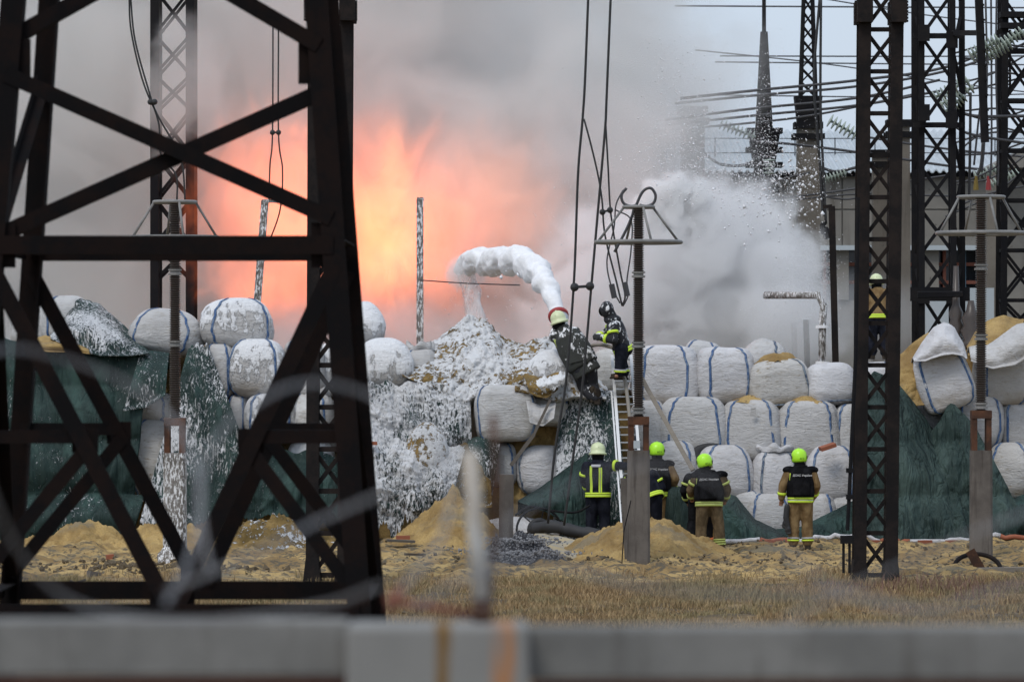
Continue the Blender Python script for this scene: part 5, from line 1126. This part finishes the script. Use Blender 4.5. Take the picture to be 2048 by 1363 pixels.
flecks('foam_spray', 'fine white spray bursting against the dark windows', [
    (1612, 540, 26, 30, 88, .6, 3600, .008, .019), (1600, 580, 34, 30, 88, .6, 2200, .008, .018), (1560, 640, 40, 30, 87, .6, 900, .008, .018), (1640, 570, 14, 40, 87, .5, 700, .007, .017)], 5)
flecks('drifting_foam', 'loose foam flakes drifting in front of the flame and smoke', [
    (985, 590, 30, 30, 83, .5, 14, .02, .07), (1000, 545, 60, 22, 84.3, .4, 700, .005, .018), (930, 565, 18, 26, 85.4, .4, 700, .006, .024), (1080, 560, 30, 28, 82.5, .4, 160, .006, .02), (850, 420, 60, 60, 88, 1, 300, .006, .012), (1000, 560, 90, 60, 84, 1, 160, .006, .016), (1200, 560, 60, 80, 82, 1, 160, .006, .018)], 6)
# ------------------------------------------------------------- firefighters
def cloth(name, a, b, rough=.85):
    g = N(name); n1 = g.noise(g.coord('World', (5, 5, 3)), 1.5, 5, .6); n2 = g.noise(g.coord('World'), 14, 4, .6)
    return g.surf(g.mix(g.ramp(n1, .38, .64), a, b), rough, bump=g.math('ADD', n1, g.math('MULTIPLY', n2, .4)), bstr=.9, bdist=.03, spec=.06)
M['navy'] = cloth('navy_coat', (0.008, 0.009, 0.014), (0.020, 0.022, 0.032)); M['tan'] = cloth('tan_coat', (0.15, 0.095, 0.045), (0.26, 0.18, 0.09)); M['tan_d'] = cloth('soiled_tan_coat', (0.085, 0.062, 0.036), (0.165, 0.12, 0.07))
M['vest'] = cloth('black_vest', (0.006, 0.006, 0.007), (0.014, 0.014, 0.016)); M['skin'] = cloth('skin', (0.30, 0.16, 0.11), (0.36, 0.20, 0.14), .6); M['boot'] = cloth('boot_leather', (0.02, 0.017, 0.015), (0.05, 0.04, 0.03))
def foamed(name, a):
    g = N(name); f = g.noise(g.coord('World', (9, 9, 6)), 1.0, 6, .7); nr = g.n.new('ShaderNodeSeparateXYZ'); g.l.new(g.n.new('ShaderNodeNewGeometry').outputs['Normal'], nr.inputs[0])
    k = g.ramp(g.math('ADD', f, g.math('MULTIPLY', nr.outputs['Z'], .10)), .57, .61)
    return g.surf(g.mix(k, a, (.78, .79, .81)), .8, bump=g.math('ADD', f, k), bstr=.7, bdist=.03)
M['navy_f'] = foamed('foam_spattered_coat', (.012, .013, .018)); M['vest_f'] = foamed('foam_spattered_vest', (.03, .033, .03))
g = N('lime_paint'); M['lime'] = g.surf((0.42, 0.85, 0.03), .35, emit=(0.42, 0.85, 0.03), estr=0.0)
g = N('pale_lime_helmet'); M['pale'] = g.surf((0.62, 0.68, 0.42), .4)
g = N('white_helmet'); M['whelm'] = g.surf((0.60, 0.62, 0.58), .4)
g = N('hi_vis_yellow'); M['hv'] = g.surf((0.58, 0.78, 0.05), .6)
g = N('hi_vis_dull'); M['hvd'] = g.surf((0.40, 0.47, 0.12), .65)
g = N('silver_tape'); M['silver'] = g.surf((0.42, 0.42, 0.44), .4)
g = N('orange_trim'); M['orange'] = g.surf((0.62, 0.14, 0.03), .6)
g = N('white_print'); M['print'] = g.surf((0.75, 0.75, 0.75), .6)

def fuse(mb, name, mat, parent, voxel=0.016, smooth=3):
    """joins overlapping pieces into one continuous skin"""
    tmp = bpy.data.objects.new('tmp', mb.mesh('tmp')); COL.objects.link(tmp)
    r = tmp.modifiers.new('r', 'REMESH'); r.mode = 'VOXEL'; r.voxel_size = voxel
    if smooth: s_ = tmp.modifiers.new('s', 'SMOOTH'); s_.iterations = smooth; s_.factor = .5
    dg = bpy.context.evaluated_depsgraph_get(); me = bpy.data.meshes.new_from_object(tmp.evaluated_get(dg)); me.name = name
    bpy.data.objects.remove(tmp); me.materials.clear(); me.materials.append(mat)
    me.polygons.foreach_set('use_smooth', [True] * len(me.polygons)); return link(bpy.data.objects.new(name, me), parent)
def loft(mb, p0, p1, side, prof, n=22):
    p0, p1 = Vector(p0), Vector(p1); up = (p1 - p0).normalized(); side = Vector(side); side = (side - up * side.dot(up)).normalized(); fw = up.cross(side)
    vs = []
    for t, rx, ry in prof:
        c = p0 + (p1 - p0) * t
        for k in range(n):
            a = 2 * math.pi * k / n; vs.append(c + side * rx * spow(math.cos(a), .85) + fw * ry * spow(math.sin(a), .85))
    m = len(prof); fs = [(i * n + k, i * n + (k + 1) % n, (i + 1) * n + (k + 1) % n, (i + 1) * n + k) for i in range(m - 1) for k in range(n)]
    return mb.add(vs, fs + [tuple(range(n))[::-1], tuple(range((m - 1) * n, m * n))])
def limb(mb, pts, rad, sub=6, n=12):
    P = []; Q = []
    for i in range(len(pts) - 1):
        for k in range(sub): P.append(Vector(pts[i]).lerp(Vector(pts[i + 1]), k / sub)); Q.append(rad[i] + (rad[i + 1] - rad[i]) * k / sub)
    P.append(Vector(pts[-1])); Q.append(rad[-1]); mb.tube(P, Q, n)
    for p, r in zip(pts, rad): mb.ball(p, r * .98, 12, 8)
def hand(mb, wr, el, grow=0.0, curl=.5, thumb=1):
    d = (Vector(wr) - Vector(el)).normalized(); s_ = d.cross(Vector((0, 1, 0))); s_ = s_.normalized() if s_.length > .1 else Vector((1, 0, 0)); f = d.cross(s_)
    wr = Vector(wr); mb.ball(wr + d * .05, (.036 + grow, .030 + grow, .05 + grow), 10, 8)
    for k, L in enumerate((.062, .074, .078, .068)):
        b = wr + d * .085 + s_ * (k - 1.5) * .021; m = b + d * L * .5; e = m + d * L * .5 * (1 - curl) + f * L * .5 * curl
        mb.tube([wr + d * .04 + s_ * (k - 1.5) * .016, b, m, e], [.011 + grow, .010 + grow, .0095 + grow, .008 + grow], 7)
    b = wr + d * .03 + s_ * .03 * thumb; mb.tube([wr + d * .02, b, b + d * .035 + s_ * .02 * thumb, b + d * .06 + s_ * .018 * thumb + f * .012], [.013 + grow, .012 + grow, .011 + grow, .009 + grow], 7)
STAND = dict(pelvis=(0, 0, .93), chest=(0, .01, 1.36), neck=(0, .02, 1.50), head=(0, .04, 1.64), shL=(-.2, .02, 1.43), elL=(-.27, .02, 1.14), haL=(-.29, .08, .90), shR=(.2, .02, 1.43), elR=(.27, .02, 1.14), haR=(.28, .08, .90),
             hipL=(-.1, 0, .92), knL=(-.12, .02, .50), ftL=(-.13, 0, .09), hipR=(.1, 0, .92), knR=(.12, .02, .50), ftR=(.13, 0, .09), dirL=(-.1, 1, 0), dirR=(.1, 1, 0), look=(0, 1, 0))
def person(label, px, py, D, sc=1.0, coat='navy', legs='navy', helm='lime', vest=None, stripes='hv', boots='boot', gloves=None, back=False, zfoot=None, hood=False, ankle=3, sleeve=True, text=False, torso_w=1.0, foot_off=0, waist=True, seedrot=0, trim=None, tint=None, armband=(.55,), **pose):
    J = {**STAND, **pose}; J = {k: Vector(v) for k, v in J.items()}
    base = W(px, py, D)
    if zfoot is not None: base.z = zfoot
    t = empty('person', base, label, 'person'); t.scale = (sc, sc, sc); t.rotation_euler = (0, 0, seedrot)
    side = (J['shR'] - J['shL']).normalized(); sp = (J['neck'] - J['pelvis'])
    fw = sp.normalized().cross(side); fw = -fw if fw.dot(J['look']) < 0 else fw
    # continuous body with face, hands and fingers
    mb = MB(); loft(mb, J['pelvis'], J['neck'], side, [(-.08, .12, .09), (.0, .155, .11), (.3, .14, .10), (.7, .17, .11), (.92, .15, .09), (1.0, .06, .06)])
    limb(mb, [J['neck'] - sp * .05, J['head']], [.058, .055]); hd = J['head']; look = J['look'].normalized()
    mb.ball(hd + Vector((0, 0, .03)), (.078, .095, .115), 16, 12); mb.ball(hd + look * .095 + Vector((0, 0, .0)), (.016, .022, .026), 8, 6); mb.ball(hd + look * .075 + Vector((0, 0, -.05)), (.034, .02, .016), 8, 6)
    sd = look.cross(Vector((0, 0, 1))).normalized()
    for k in (-1, 1): mb.ball(hd + sd * .08 * k + Vector((0, 0, .01)), (.014, .022, .032), 8, 6); mb.ball(hd + sd * .032 * k + look * .078 + Vector((0, 0, .03)), .014, 8, 6)
    for s_ in 'LR':
        limb(mb, [J['sh' + s_], J['el' + s_], J['ha' + s_]], [.052, .042, .028]); hand(mb, J['ha' + s_], J['el' + s_], 0, .45, 1 if s_ == 'L' else -1)
        limb(mb, [J['hip' + s_], J['kn' + s_], J['ft' + s_]], [.085, .058, .042]); mb.ball(J['ft' + s_] + J['dir' + s_].normalized() * .06 - Vector((0, 0, .04)), (.045, .10, .04), 10, 8)
    fuse(mb, 'body', M['skin'], t, .012, 1)
    # trousers
    mb = MB(); mb.ball(J['pelvis'] + Vector((0, 0, -.02)), (.19, .145, .15), 16, 10)
    for s_ in 'LR':
        h, k, f = J['hip' + s_], J['kn' + s_], J['ft' + s_]; limb(mb, [h, k, f + (k - f) * .14], [.135, .105, .098], 7, 14)
        for q in range(4): mb.ball(k.lerp(f, .2 + .2 * q) + Vector((.01 * (q % 2), 0, 0)), (.108, .105, .03), 12, 6)
    fuse(mb, 'trousers', M[legs], t, .018, 3)
    # boots
    mb = MB()
    for s_ in 'LR':
        f = J['ft' + s_]; d = J['dir' + s_].normalized(); mb = MB()
        limb(mb, [f + Vector((0, 0, .14)), f], [.07, .065]); mb.tube([f - d * .06 - Vector((0, 0, .03)), f + d * .06 - Vector((0, 0, .035)), f + d * .16 - Vector((0, 0, .045))], [.055, .055, .045], 12)
        mb.box(f + d * .05 - Vector((0, 0, .075)), (.10, .27, .03), Matrix.Rotation(math.atan2(-d.x, d.y), 3, 'Z')); fuse(mb, 'boot', M[boots], t, .014, 1)
    # coat
    w = torso_w; prof = [(-.16, .225 * w, .165), (-.05, .225 * w, .165), (.25, .215 * w, .15), (.6, .235 * w, .165), (.85, .225 * w, .15), (.97, .13, .105), (1.06, .085, .085)]
    mb = MB(); loft(mb, J['pelvis'], J['neck'], side, prof)
    for s_ in 'LR':
        e, a = J['el' + s_], J['ha' + s_]; limb(mb, [J['sh' + s_] - Vector((0, 0, .02)), e, e.lerp(a, .96)], [.098, .082, .066], 6, 14)
        for q in (.3, .55, .8): mb.ball(J['sh' + s_].lerp(e, q), (.094, .09, .04), 12, 6)
    fuse(mb, 'coat', M[coat], t, .017, 3)
    if gloves:
        for s_ in 'LR': mb = MB(); hand(mb, J['ha' + s_], J['el' + s_], .008, .45, 1 if s_ == 'L' else -1); limb(mb, [J['el' + s_].lerp(J['ha' + s_], .85), J['ha' + s_]], [.06, .045]); fuse(mb, 'glove', M[gloves], t, .011, 1)
    # reflective bands
    def band(a, b, t0, r, r2=None, mat=None, hh=.022, sd_=None):
        a, b = Vector(a), Vector(b); L = (b - a).length; mb = MB(); loft(mb, a, b, sd_ or ((1, 0, 0) if abs((b - a).normalized().x) < .9 else (0, 1, 0)), [(t0 - hh / L, r, r2 or r), (t0 + hh / L, r, r2 or r)], 20); o = mb.build('reflective_stripe', M[mat or stripes], t, True, True); return o
    if stripes:
        if waist:
            for q in ((-.10, -.02) if waist != 2 else (-.10, -.0)): band(J['pelvis'], J['neck'], q, .236 * w, .176, hh=.020, sd_=side)
            band(J['pelvis'], J['neck'], -.06, .233 * w, .173, 'silver', hh=.014, sd_=side)
        for s_ in 'LR':
            if sleeve:
                band(J['el' + s_], J['ha' + s_], .62, .083, hh=.024); 
                for q in armband: band(J['sh' + s_], J['el' + s_], q, .104, hh=.022)
            for q in range(ankle): band(J['ft' + s_], J['kn' + s_], .20 + q * .10, .113, hh=.014, mat=(stripes if ankle != 2 or q == 0 else 'silver'))
    if trim:
        for s_ in 'LR': band(J['ft' + s_], J['kn' + s_], .12, .108, hh=.035, mat=trim)
    def on_back(u, v0, v1, wd, mat, nm='reflective_stripe'):
        """vertical strip on the back of the coat"""
        up = sp.normalized(); mb = MB(); pts = []
        for k in range(9):
            v = v0 + (v1 - v0) * k / 8; i = max(0, [j for j in range(len(prof)) if prof[j][0] <= v][-1]); a, b = prof[i], prof[min(i + 1, len(prof) - 1)]; q = (v - a[0]) / max(1e-6, b[0] - a[0]); rx = a[1] + (b[1] - a[1]) * q; ry = a[2] + (b[2] - a[2]) * q
            x = u * rx; y = ry * (1 - abs(u) ** 2.35) ** .425; c = J['pelvis'] + sp * v + side * x - fw * (y + .014)
            pts.append((c - side * wd, c + side * wd))
        mb.add([p for ab in pts for p in ab], [(2 * i, 2 * i + 1, 2 * i + 3, 2 * i + 2) for i in range(8)]); o = mb.build(nm, M[mat], t, False, True); m_ = o.modifiers.new('thick', 'SOLIDIFY'); m_.thickness = .006
    if back:
        on_back(-.62, .02, .86, .022, stripes); on_back(.12, .02, .80, .030, stripes); on_back(.12, .02, .80, .008, 'silver'); on_back(-.25, .82, .9, .085, 'silver')
    if vest:
        mb = MB(); loft(mb, J['pelvis'], J['neck'], side, [(.04, .245 * w, .19), (.1, .255 * w, .20), (.5, .255 * w, .205), (.8, .22 * w, .19), (.93, .17, .15)])
        for s_, k in (('L', -1), ('R', 1)): mb.ball(J['sh' + s_] + Vector((0, 0, .015)), (.13, .115, .075), 14, 8)
        loft(mb, J['pelvis'], J['neck'], side, [(.95, .13, .125), (1.02, .125, .12), (1.07, .115, .11)])
        fuse(mb, 'body_armour', M[vest], t, .017, 2)
        mb = MB(); c = J['pelvis'] + sp * .30 - fw * .205; up = sp.normalized(); m3 = Matrix((side, up.cross(side), up)).transposed()
        mb.box(c, (.30, .05, .22), m3); mb.build('back_pouch', M[vest], t, False, True)
        for u in (-.8,): on_back(u, .55, .8, .02, stripes)
    if text:
        cu = bpy.data.curves.new('lettering', 'FONT'); cu.body = 'ДСНС України'; cu.size = .050; cu.align_x = 'CENTER'; cu.extrude = .001
        tmp = bpy.data.objects.new('tmp', cu); COL.objects.link(tmp); dg = bpy.context.evaluated_depsgraph_get(); me = bpy.data.meshes.new_from_object(tmp.evaluated_get(dg)); bpy.data.objects.remove(tmp)
        me.materials.clear(); me.materials.append(M['print']); o = link(bpy.data.objects.new('lettering', me), t)
        up = sp.normalized(); o.matrix_local = Matrix.Translation(J['pelvis'] + sp * .70 - fw * .238 + side * .02) @ Matrix((side, up, side.cross(up))).transposed().to_4x4()
    # head gear
    hc = hd + Vector((0, 0, .03)); tilt = (hd - J['neck']).normalized() * .6 + Vector((0, 0, .5)); 
    if hood:
        mb = MB(); mb.ball(hc + Vector((0, 0, .0)), (.125, .135, .155), 16, 12); limb(mb, [J['neck'], hc], [.11, .11]); mb.ball(J['neck'] + Vector((0, 0, .0)), (.16, .14, .10), 14, 8); fuse(mb, 'hood', M[coat], t, .014, 2)
        mb = MB(); mb.ball(hc + look * .06 + Vector((0, 0, -.02)), (.088, .08, .10), 12, 10); mb.build('visor', M['vest'], t, True, True)
    if helm:
        mb = MB(); brim = helm in ('pale', 'whelm')
        pr_ = [(.165, -.055), (.158, -.02), (.132, -.01), (.136, .04), (.128, .09), (.10, .135), (.055, .165), (.01, .173)] if brim else [(.120, -.075), (.138, -.05), (.142, .0), (.142, .05), (.130, .10), (.10, .142), (.055, .168), (.01, .176)]
        mb.lathe((0, 0, 0), pr_, 24, axis=tilt.normalized()); mb.v = [(v[0] + hc.x, v[1] * 1.14 + hc.y, v[2] + hc.z) for v in mb.v]
        h = mb.build('helmet', M[helm], t, True, True)
        # comb over the crown
        mb = MB(); mb.tube([hc + tilt.normalized() * (.172 * math.sin(a)) - fw * (.158 * math.cos(a)) for a in [R(25 + 130 * k / 10) for k in range(11)]], .014, 7); mb.build('comb', M[helm], h, True, True)
        if not brim:
            for k in (-1, 1):
                mb = MB(); mb.lathe((0, 0, 0), [(.03, 0), (.03, .012)], 12, axis=side * k); mb.v = [tuple(Vector(v) + hc + side * k * .134 - fw * .045 + Vector((0, 0, .015))) for v in mb.v]; mb.build('ear_disc', M['rubber'], h, False, True)
            mb = MB(); mb.ball(hc - fw * .06 + Vector((0, 0, -.10)), (.10, .07, .075), 14, 8); mb.build('neck_guard', M['vest'], t, True, True)
            cu = bpy.data.curves.new('lettering', 'FONT'); cu.body = 'АГЗ'; cu.size = .045; cu.align_x = 'CENTER'; cu.extrude = .001
            tmp = bpy.data.objects.new('tmp', cu); COL.objects.link(tmp); dg = bpy.context.evaluated_depsgraph_get(); me = bpy.data.meshes.new_from_object(tmp.evaluated_get(dg)); bpy.data.objects.remove(tmp)
            me.materials.clear(); me.materials.append(M['rubber']); o = link(bpy.data.objects.new('lettering', me), h)
            o.matrix_local = Matrix.Translation(hc + Vector((.04, -.166, -.02))) @ Matrix.Rotation(R(90), 4, 'X')
        else:
            mb = MB(); loft(mb, hc + Vector((0, 0, -.16)), hc + Vector((0, 0, -.03)), side, [(0, .10, .10), (1, .115, .125)]); mb.build('neck_guard', M['vest'], t, True, True)
    return t
person('person in clean tan suit and black vest standing apart from the others at right', 1601, 1099, 77.3, 1.0, 'tan', 'tan', 'lime', 'vest', ankle=2, text=True, look=(-.3, 1, 0), elL=(-.32, .02, 1.16), haL=(-.34, .06, .93), armband=(), haR=(.25, .22, .95), elR=(.29, .0, 1.16), head=(-.02, .04, 1.63), zfoot=0, waist=2)
# gloves hanging from his belt
mb = MB(); a0 = W(1574, 1012, 77.2); limb(mb, [a0, a0 + Vector((-.02, 0, -.2)), a0 + Vector((.02, 0, -.42))], [.05, .055, .05]); hand(mb, a0 + Vector((-.03, 0, -.25)), a0, .012); hand(mb, a0 + Vector((.02, -.02, -.36)), a0, .012, .4, -1)
o = fuse(mb, 'spare_gloves', M['rubber'], None, .012, 1); tag(o, 'pair of black gloves dangling beside the right firefighter', 'gloves')
person('person in soiled tan suit and lime helmet bending forward beside the tarp roll', 1418, 1107, 75.9, .98, 'tan_d', 'tan_d', 'lime', 'vest', 'hvd', ankle=3, text=True, zfoot=0, torso_w=1.08, look=(-.5, 1, 0), neck=(.0, .05, 1.48), head=(-.07, .10, 1.61), elL=(-.33, .12, 1.15), haL=(-.30, .35, 1.0), elR=(.33, .04, 1.16), haR=(.30, .2, .98), ftL=(-.16, 0, .09), ftR=(.20, 0, .09), knL=(-.14, .03, .5), knR=(.18, .03, .5), shL=(-.21, .05, 1.40), shR=(.22, .0, 1.42))
person('person in black suit with pale helmet stooping behind the soiled tan suit', 1400, 1082, 78.2, .96, 'vest', 'vest', 'whelm', None, 'hvd', ankle=0, trim='orange', zfoot=0.02, waist=False, pelvis=(.0, .0, .88), neck=(.02, .25, 1.42), head=(.12, .34, 1.56), chest=(0, .2, 1.2), shL=(-.20, .2, 1.32), shR=(.2, .22, 1.34), elL=(-.30, .2, 1.05), haL=(-.22, .4, .85), elR=(.3, .3, 1.1), haR=(.2, .45, .9), hipL=(-.1, 0, .86), hipR=(.1, 0, .86), knL=(-.12, .1, .48), ftL=(-.22, -.02, .09), ftR=(.16, .3, .09), knR=(.16, .2, .5))
person('person in black vest and lime helmet half hidden by the central post', 1314, 1078, 79.6, 1.03, 'tan', 'tan', 'lime', 'vest', ankle=2, zfoot=0, text=True, look=(-.4, 1, 0), elR=(.33, .0, 1.17), haR=(.26, .18, .95), armband=(), torso_w=1.02)
person('person in navy coat leaning forward behind the central post', 1300, 1072, 78.6, 1.0, 'navy', 'navy', 'pale', None, ankle=1, zfoot=0, boots='red', pelvis=(.03, .0, .92), neck=(-.12, .22, 1.34), head=(-.24, .32, 1.40), shL=(-.32, .2, 1.28), shR=(.06, .12, 1.34), elL=(-.48, .15, 1.10), haL=(-.36, .35, 1.0), elR=(.22, .1, 1.08), haR=(.05, .3, 1.0), knL=(-.26, .1, .52), ftL=(-.42, .05, .09), hipL=(-.08, 0, .9), waist=True)
person('person in navy coat with yellow back stripes reaching for the ladder', 1196, 1080, 79.3, 1.03, 'navy', 'navy', 'pale', None, ankle=0, zfoot=0, back=True, look=(.5, 1, 0), elR=(.40, -.08, 1.42), haR=(.66, -.12, 1.40), shR=(.2, .05, 1.43), elL=(-.26, .1, 1.15), haL=(-.16, .26, .98), armband=(.62,), head=(.0, .05, 1.64))
person('crouching person in foam spattered navy suit and hood at the top of the ladder', 1243, 754, 80.2, 1.06, 'navy_f', 'navy', None, None, hood=True, ankle=2, look=(-1, .2, -.1), pelvis=(.02, .05, .52), neck=(-.16, .0, 1.02), head=(-.26, -.02, 1.17), shL=(-.18, -.18, .92), shR=(-.10, .2, .95), elL=(-.14, -.26, .66), haL=(-.36, -.15, .70), elR=(-.3, .25, .75), haR=(-.42, .1, .72), hipL=(0, -.08, .5), knL=(-.02, -.12, .30), ftL=(-.03, -.10, .06), hipR=(.04, .12, .5), knR=(.0, .2, .30), ftR=(.05, .16, .04), dirL=(-1, .1, 0), dirR=(-1, .1, 0), torso_w=.9, gloves='rubber', waist=True, armband=(.5,))
person('person in foam spattered suit and pale helmet aiming the foam jet', 1183, 806, 80.6, 1.08, 'vest_f', 'navy_f', 'pale', 'vest_f', 'hvd', ankle=0, look=(-.4, 1, .3), pelvis=(-.12, .05, .62), neck=(-.50, .16, 1.30), head=(-.57, .18, 1.42), shL=(-.62, .18, 1.16), shR=(-.32, .1, 1.24), elL=(-.66, .45, 1.16), haL=(-.62, .65, 1.34), elR=(-.42, .42, 1.14), haR=(-.56, .62, 1.30), hipL=(-.20, .03, .60), knL=(-.15, .15, .30), ftL=(.02, .0, .10), hipR=(-.03, .05, .62), knR=(.02, .12, .32), ftR=(.10, -.05, .06), sleeve=False, waist=False, gloves='rubber', torso_w=1.15)
person('person in tan coat and navy trousers standing on the wall behind the right mast', 1757, 718, 82.6, .92, 'tan', 'navy', 'pale', None, ankle=0, look=(-.3, 1, -.2), head=(-.03, .12, 1.60), neck=(.0, .06, 1.48), elL=(-.24, .18, 1.16), haL=(-.1, .38, 1.05), elR=(.24, .18, 1.16), haR=(.1, .38, 1.05), torso_w=1.0)
bag(1757, 726, 805, 96, 81.9, 'bag under the boots of the firefighter behind the mast', mat='bag_clean', seed=60)
# foam supply hose over the ladder top
mb = MB(); mb.tube(catmull([W(1168, 700, 80.9), W(1188, 690, 80.7), W(1215, 692, 80.5), W(1236, 706, 80.4), W(1250, 760, 80.3), W(1262, 860, 79.5), W(1272, 980, 78.6), W(1280, 1076, 78)], 8), .035, 8)
g = N('canvas_hose'); solo(mb, 'supply_hose', g.surf((.22, .20, .17), .8), 'grey supply hose running up the ladder to the nozzle', 'hose', smooth=True)
# ------------------------------------------------------------- concrete fence, out of focus in front of the camera
FD = 9.6; fs_ = FD / FPX
def FX(px): return (px - 1024) * fs_
def FZ(py): return H - (py - 681.5) * fs_
t = empty('concrete_fence', (0, FD, 0), 'blurred grey concrete fence along the bottom of the picture', 'fence')
for x0_, x1_, y0_, y1_ in ((-900, 700, 1236, 1350), (1056, 3000, 1250, 1356)):
    mb = MB(); mb.box(((FX(x0_) + FX(x1_)) / 2, FD, (FZ(y0_) + FZ(y1_)) / 2), (FX(x1_) - FX(x0_), .10, FZ(y0_) - FZ(y1_))); o = mb.build('top_rail', M['fence'], t); b = o.modifiers.new('b', 'BEVEL'); b.width = .012; b.segments = 3
    mb = MB(); mb.box(((FX(x0_) + FX(x1_)) / 2, FD + .05, (FZ(y1_) - .01) / 2), (FX(x1_) - FX(x0_) - .02, .04, FZ(y1_) - .01)); mb.build('panel', M['redox'], t)
    for k in range(1, 3): MB().box(((FX(x0_) + FX(x1_)) / 2, FD, FZ(y1_) - .18 - k * .9), (FX(x1_) - FX(x0_) - .02, .09, .1)).build('rail', M['fence'], t)
g = N('rust_stained_concrete'); sx = g.n.new('ShaderNodeSeparateXYZ'); g.l.new(g.n.new('ShaderNodeNewGeometry').outputs['Position'], sx.inputs[0]); X = sx.outputs['X']
wob = g.math('MULTIPLY', g.math('SUBTRACT', g.noise(g.coord('World', (20, 20, 8)), 1, 4), .5), .03); X = g.math('ADD', X, wob)
def streak(c, w): return g.ramp(g.math('ABSOLUTE', g.math('SUBTRACT', X, FX(c))), w * fs_ * .4, w * fs_, 1, 0)
nz = g.noise(g.coord('World', (12, 12, 3)), 1, 4)
col = g.mix(g.noise(g.coord('World'), 5, 4), (.17, .17, .163), (.25, .247, .235))
col = g.mix(g.math('MULTIPLY', streak(888, 20), g.ramp(nz, .3, .6)), col, (.17, .10, .035)); col = g.mix(g.math('MULTIPLY', streak(1004, 30), g.ramp(nz, .25, .55)), col, (.40, .16, .04))
mb = MB(); mb.box((FX(878), FD - .03, FZ(1242) / 2 - .1), (FX(1060) - FX(696), .2, FZ(1242) + .2)); o = mb.build('pillar', g.surf(col, .9), t); b = o.modifiers.new('b', 'BEVEL'); b.width = .015; b.segments = 3
t = empty('wire_arm', (FX(960), FD, FZ(1240)), 'blurred rusty and white steel arm rising from the fence pillar', 'arm')
g = N('chipped_white_paint'); nz = g.noise(g.coord('World', (9, 9, 4)), 1, 4); M['chip'] = g.surf(g.mix(g.ramp(nz, .45, .6), (.62, .62, .60), (.40, .36, .31)), .6)
MB().tube([(FX(962), FD - .04, FZ(1192)), (FX(952), FD - .06, FZ(1050)), (FX(940), FD - .08, FZ(900))], .019, 10).build('painted_tube', M['chip'], t, True)
MB().tube([(FX(966), FD - .03, FZ(1245)), (FX(962), FD - .03, FZ(1188))], .022, 10).build('rusty_socket', M['rust'], t, True)
MB().tube([(FX(974), FD, FZ(1235)), (FX(990), FD + .01, FZ(1080)), (FX(990), FD + .02, FZ(930)), (FX(986), FD + .03, FZ(830))], .0085, 8).build('rusty_rod', M['rust'], t, True)
MB().tube([(FX(770), FD, FZ(1196)), (FX(850), FD, FZ(1212)), (FX(968), FD, FZ(1232))], .009, 8).build('stay_rod', M['redox'], t, True)
MB().tube([(FX(780), FD, FZ(1222)), (FX(802), FD, FZ(1172))], .010, 8).build('hook', M['redox'], t, True)
# concertina razor wire: two slack helices with blades
g = N('razor_wire'); M['razor'] = g.surf((.22, .225, .24), .5, .2)
def razor(label, D, pts, seed, r=.0017, blade=.005):
    t = empty('razor_wire', (FX(pts[0][0]), D, FZ(pts[0][1])), label, 'razor wire', 'coils of razor wire on the fence'); s = D / FPX
    P = catmull([W(p[0], p[1], D + p[2]) for p in pts], 14); MB().tube(P, r, 6).build('core_wire', M['razor'], t, True)
    L = 0; nxt = 0.02; mb = MB(); ro = random.Random(seed)
    for a, b in zip(P[:-1], P[1:]):
        d = b - a; l = d.length
        while L + l > nxt:
            p = a + d * ((nxt - L) / l); z = d.normalized(); x = z.cross(Vector((0, 1, 0))).normalized()
            mb.add([p + x * blade + z * .006, p + x * blade - z * .006, p - x * blade - z * .006, p - x * blade + z * .006, p + z * .003, p - z * .003], [(4, 0, 1, 5), (5, 2, 3, 4)]); nxt += .017
        L += l
    tag(mb.build('blades', M['razor'], t), kind='stuff')
razor('blurred razor wire loop sweeping over the lower left of the pylon', 7.4, [(-160, 760, 0), (0, 700, .1), (120, 715, .2), (260, 770, .25), (360, 860, .2), (400, 980, .1), (380, 1110, 0), (330, 1210, -.1)], 1)
razor('blurred razor wire loop rising behind the fence at far left', 7.1, [(-120, 560, 0), (-60, 820, 0), (-10, 1000, .1), (60, 1130, .2), (180, 1215, .25), (400, 1240, .2), (640, 1210, .1), (760, 1170, .0)], 2)
razor('blurred razor wire arching across the right pylon leg', 7.5, [(420, 1150, 0), (400, 1000, .05), (430, 880, .1), (520, 800, .15), (620, 765, .2), (740, 790, .25), (850, 860, .2), (900, 960, .1), (880, 1080, 0), (800, 1180, -.1)], 3)
razor('blurred razor wire slanting up between pylon leg and steel arm', 7.2, [(330, 1180, 0), (480, 1120, 0), (640, 1040, .1), (800, 970, .1), (920, 900, .1), (950, 830, 0)], 4)
razor('blurred razor wire low in front of the grass right of the pillar', 7.4, [(820, 1220, 0), (960, 1140, 0), (1100, 1130, .1), (1280, 1170, .1), (1450, 1185, .2), (1650, 1180, .2), (1800, 1130, .1), (1960, 1060, 0), (2120, 1000, 0)], 5)
razor('blurred razor wire in front of the firefighters, faint', 6.6, [(960, 1230, 0), (1010, 1060, 0), (1110, 985, .05), (1280, 930, .1), (1420, 960, .1), (1560, 1090, .15), (1700, 1190, .1), (1900, 1230, 0), (2100, 1200, 0)], 6, .0010, .003)
razor('blurred razor wire crossing the right mast foot', 7.0, [(1560, 1240, 0), (1700, 1190, 0), (1850, 1215, 0), (2000, 1180, 0), (2120, 1150, 0)], 7)
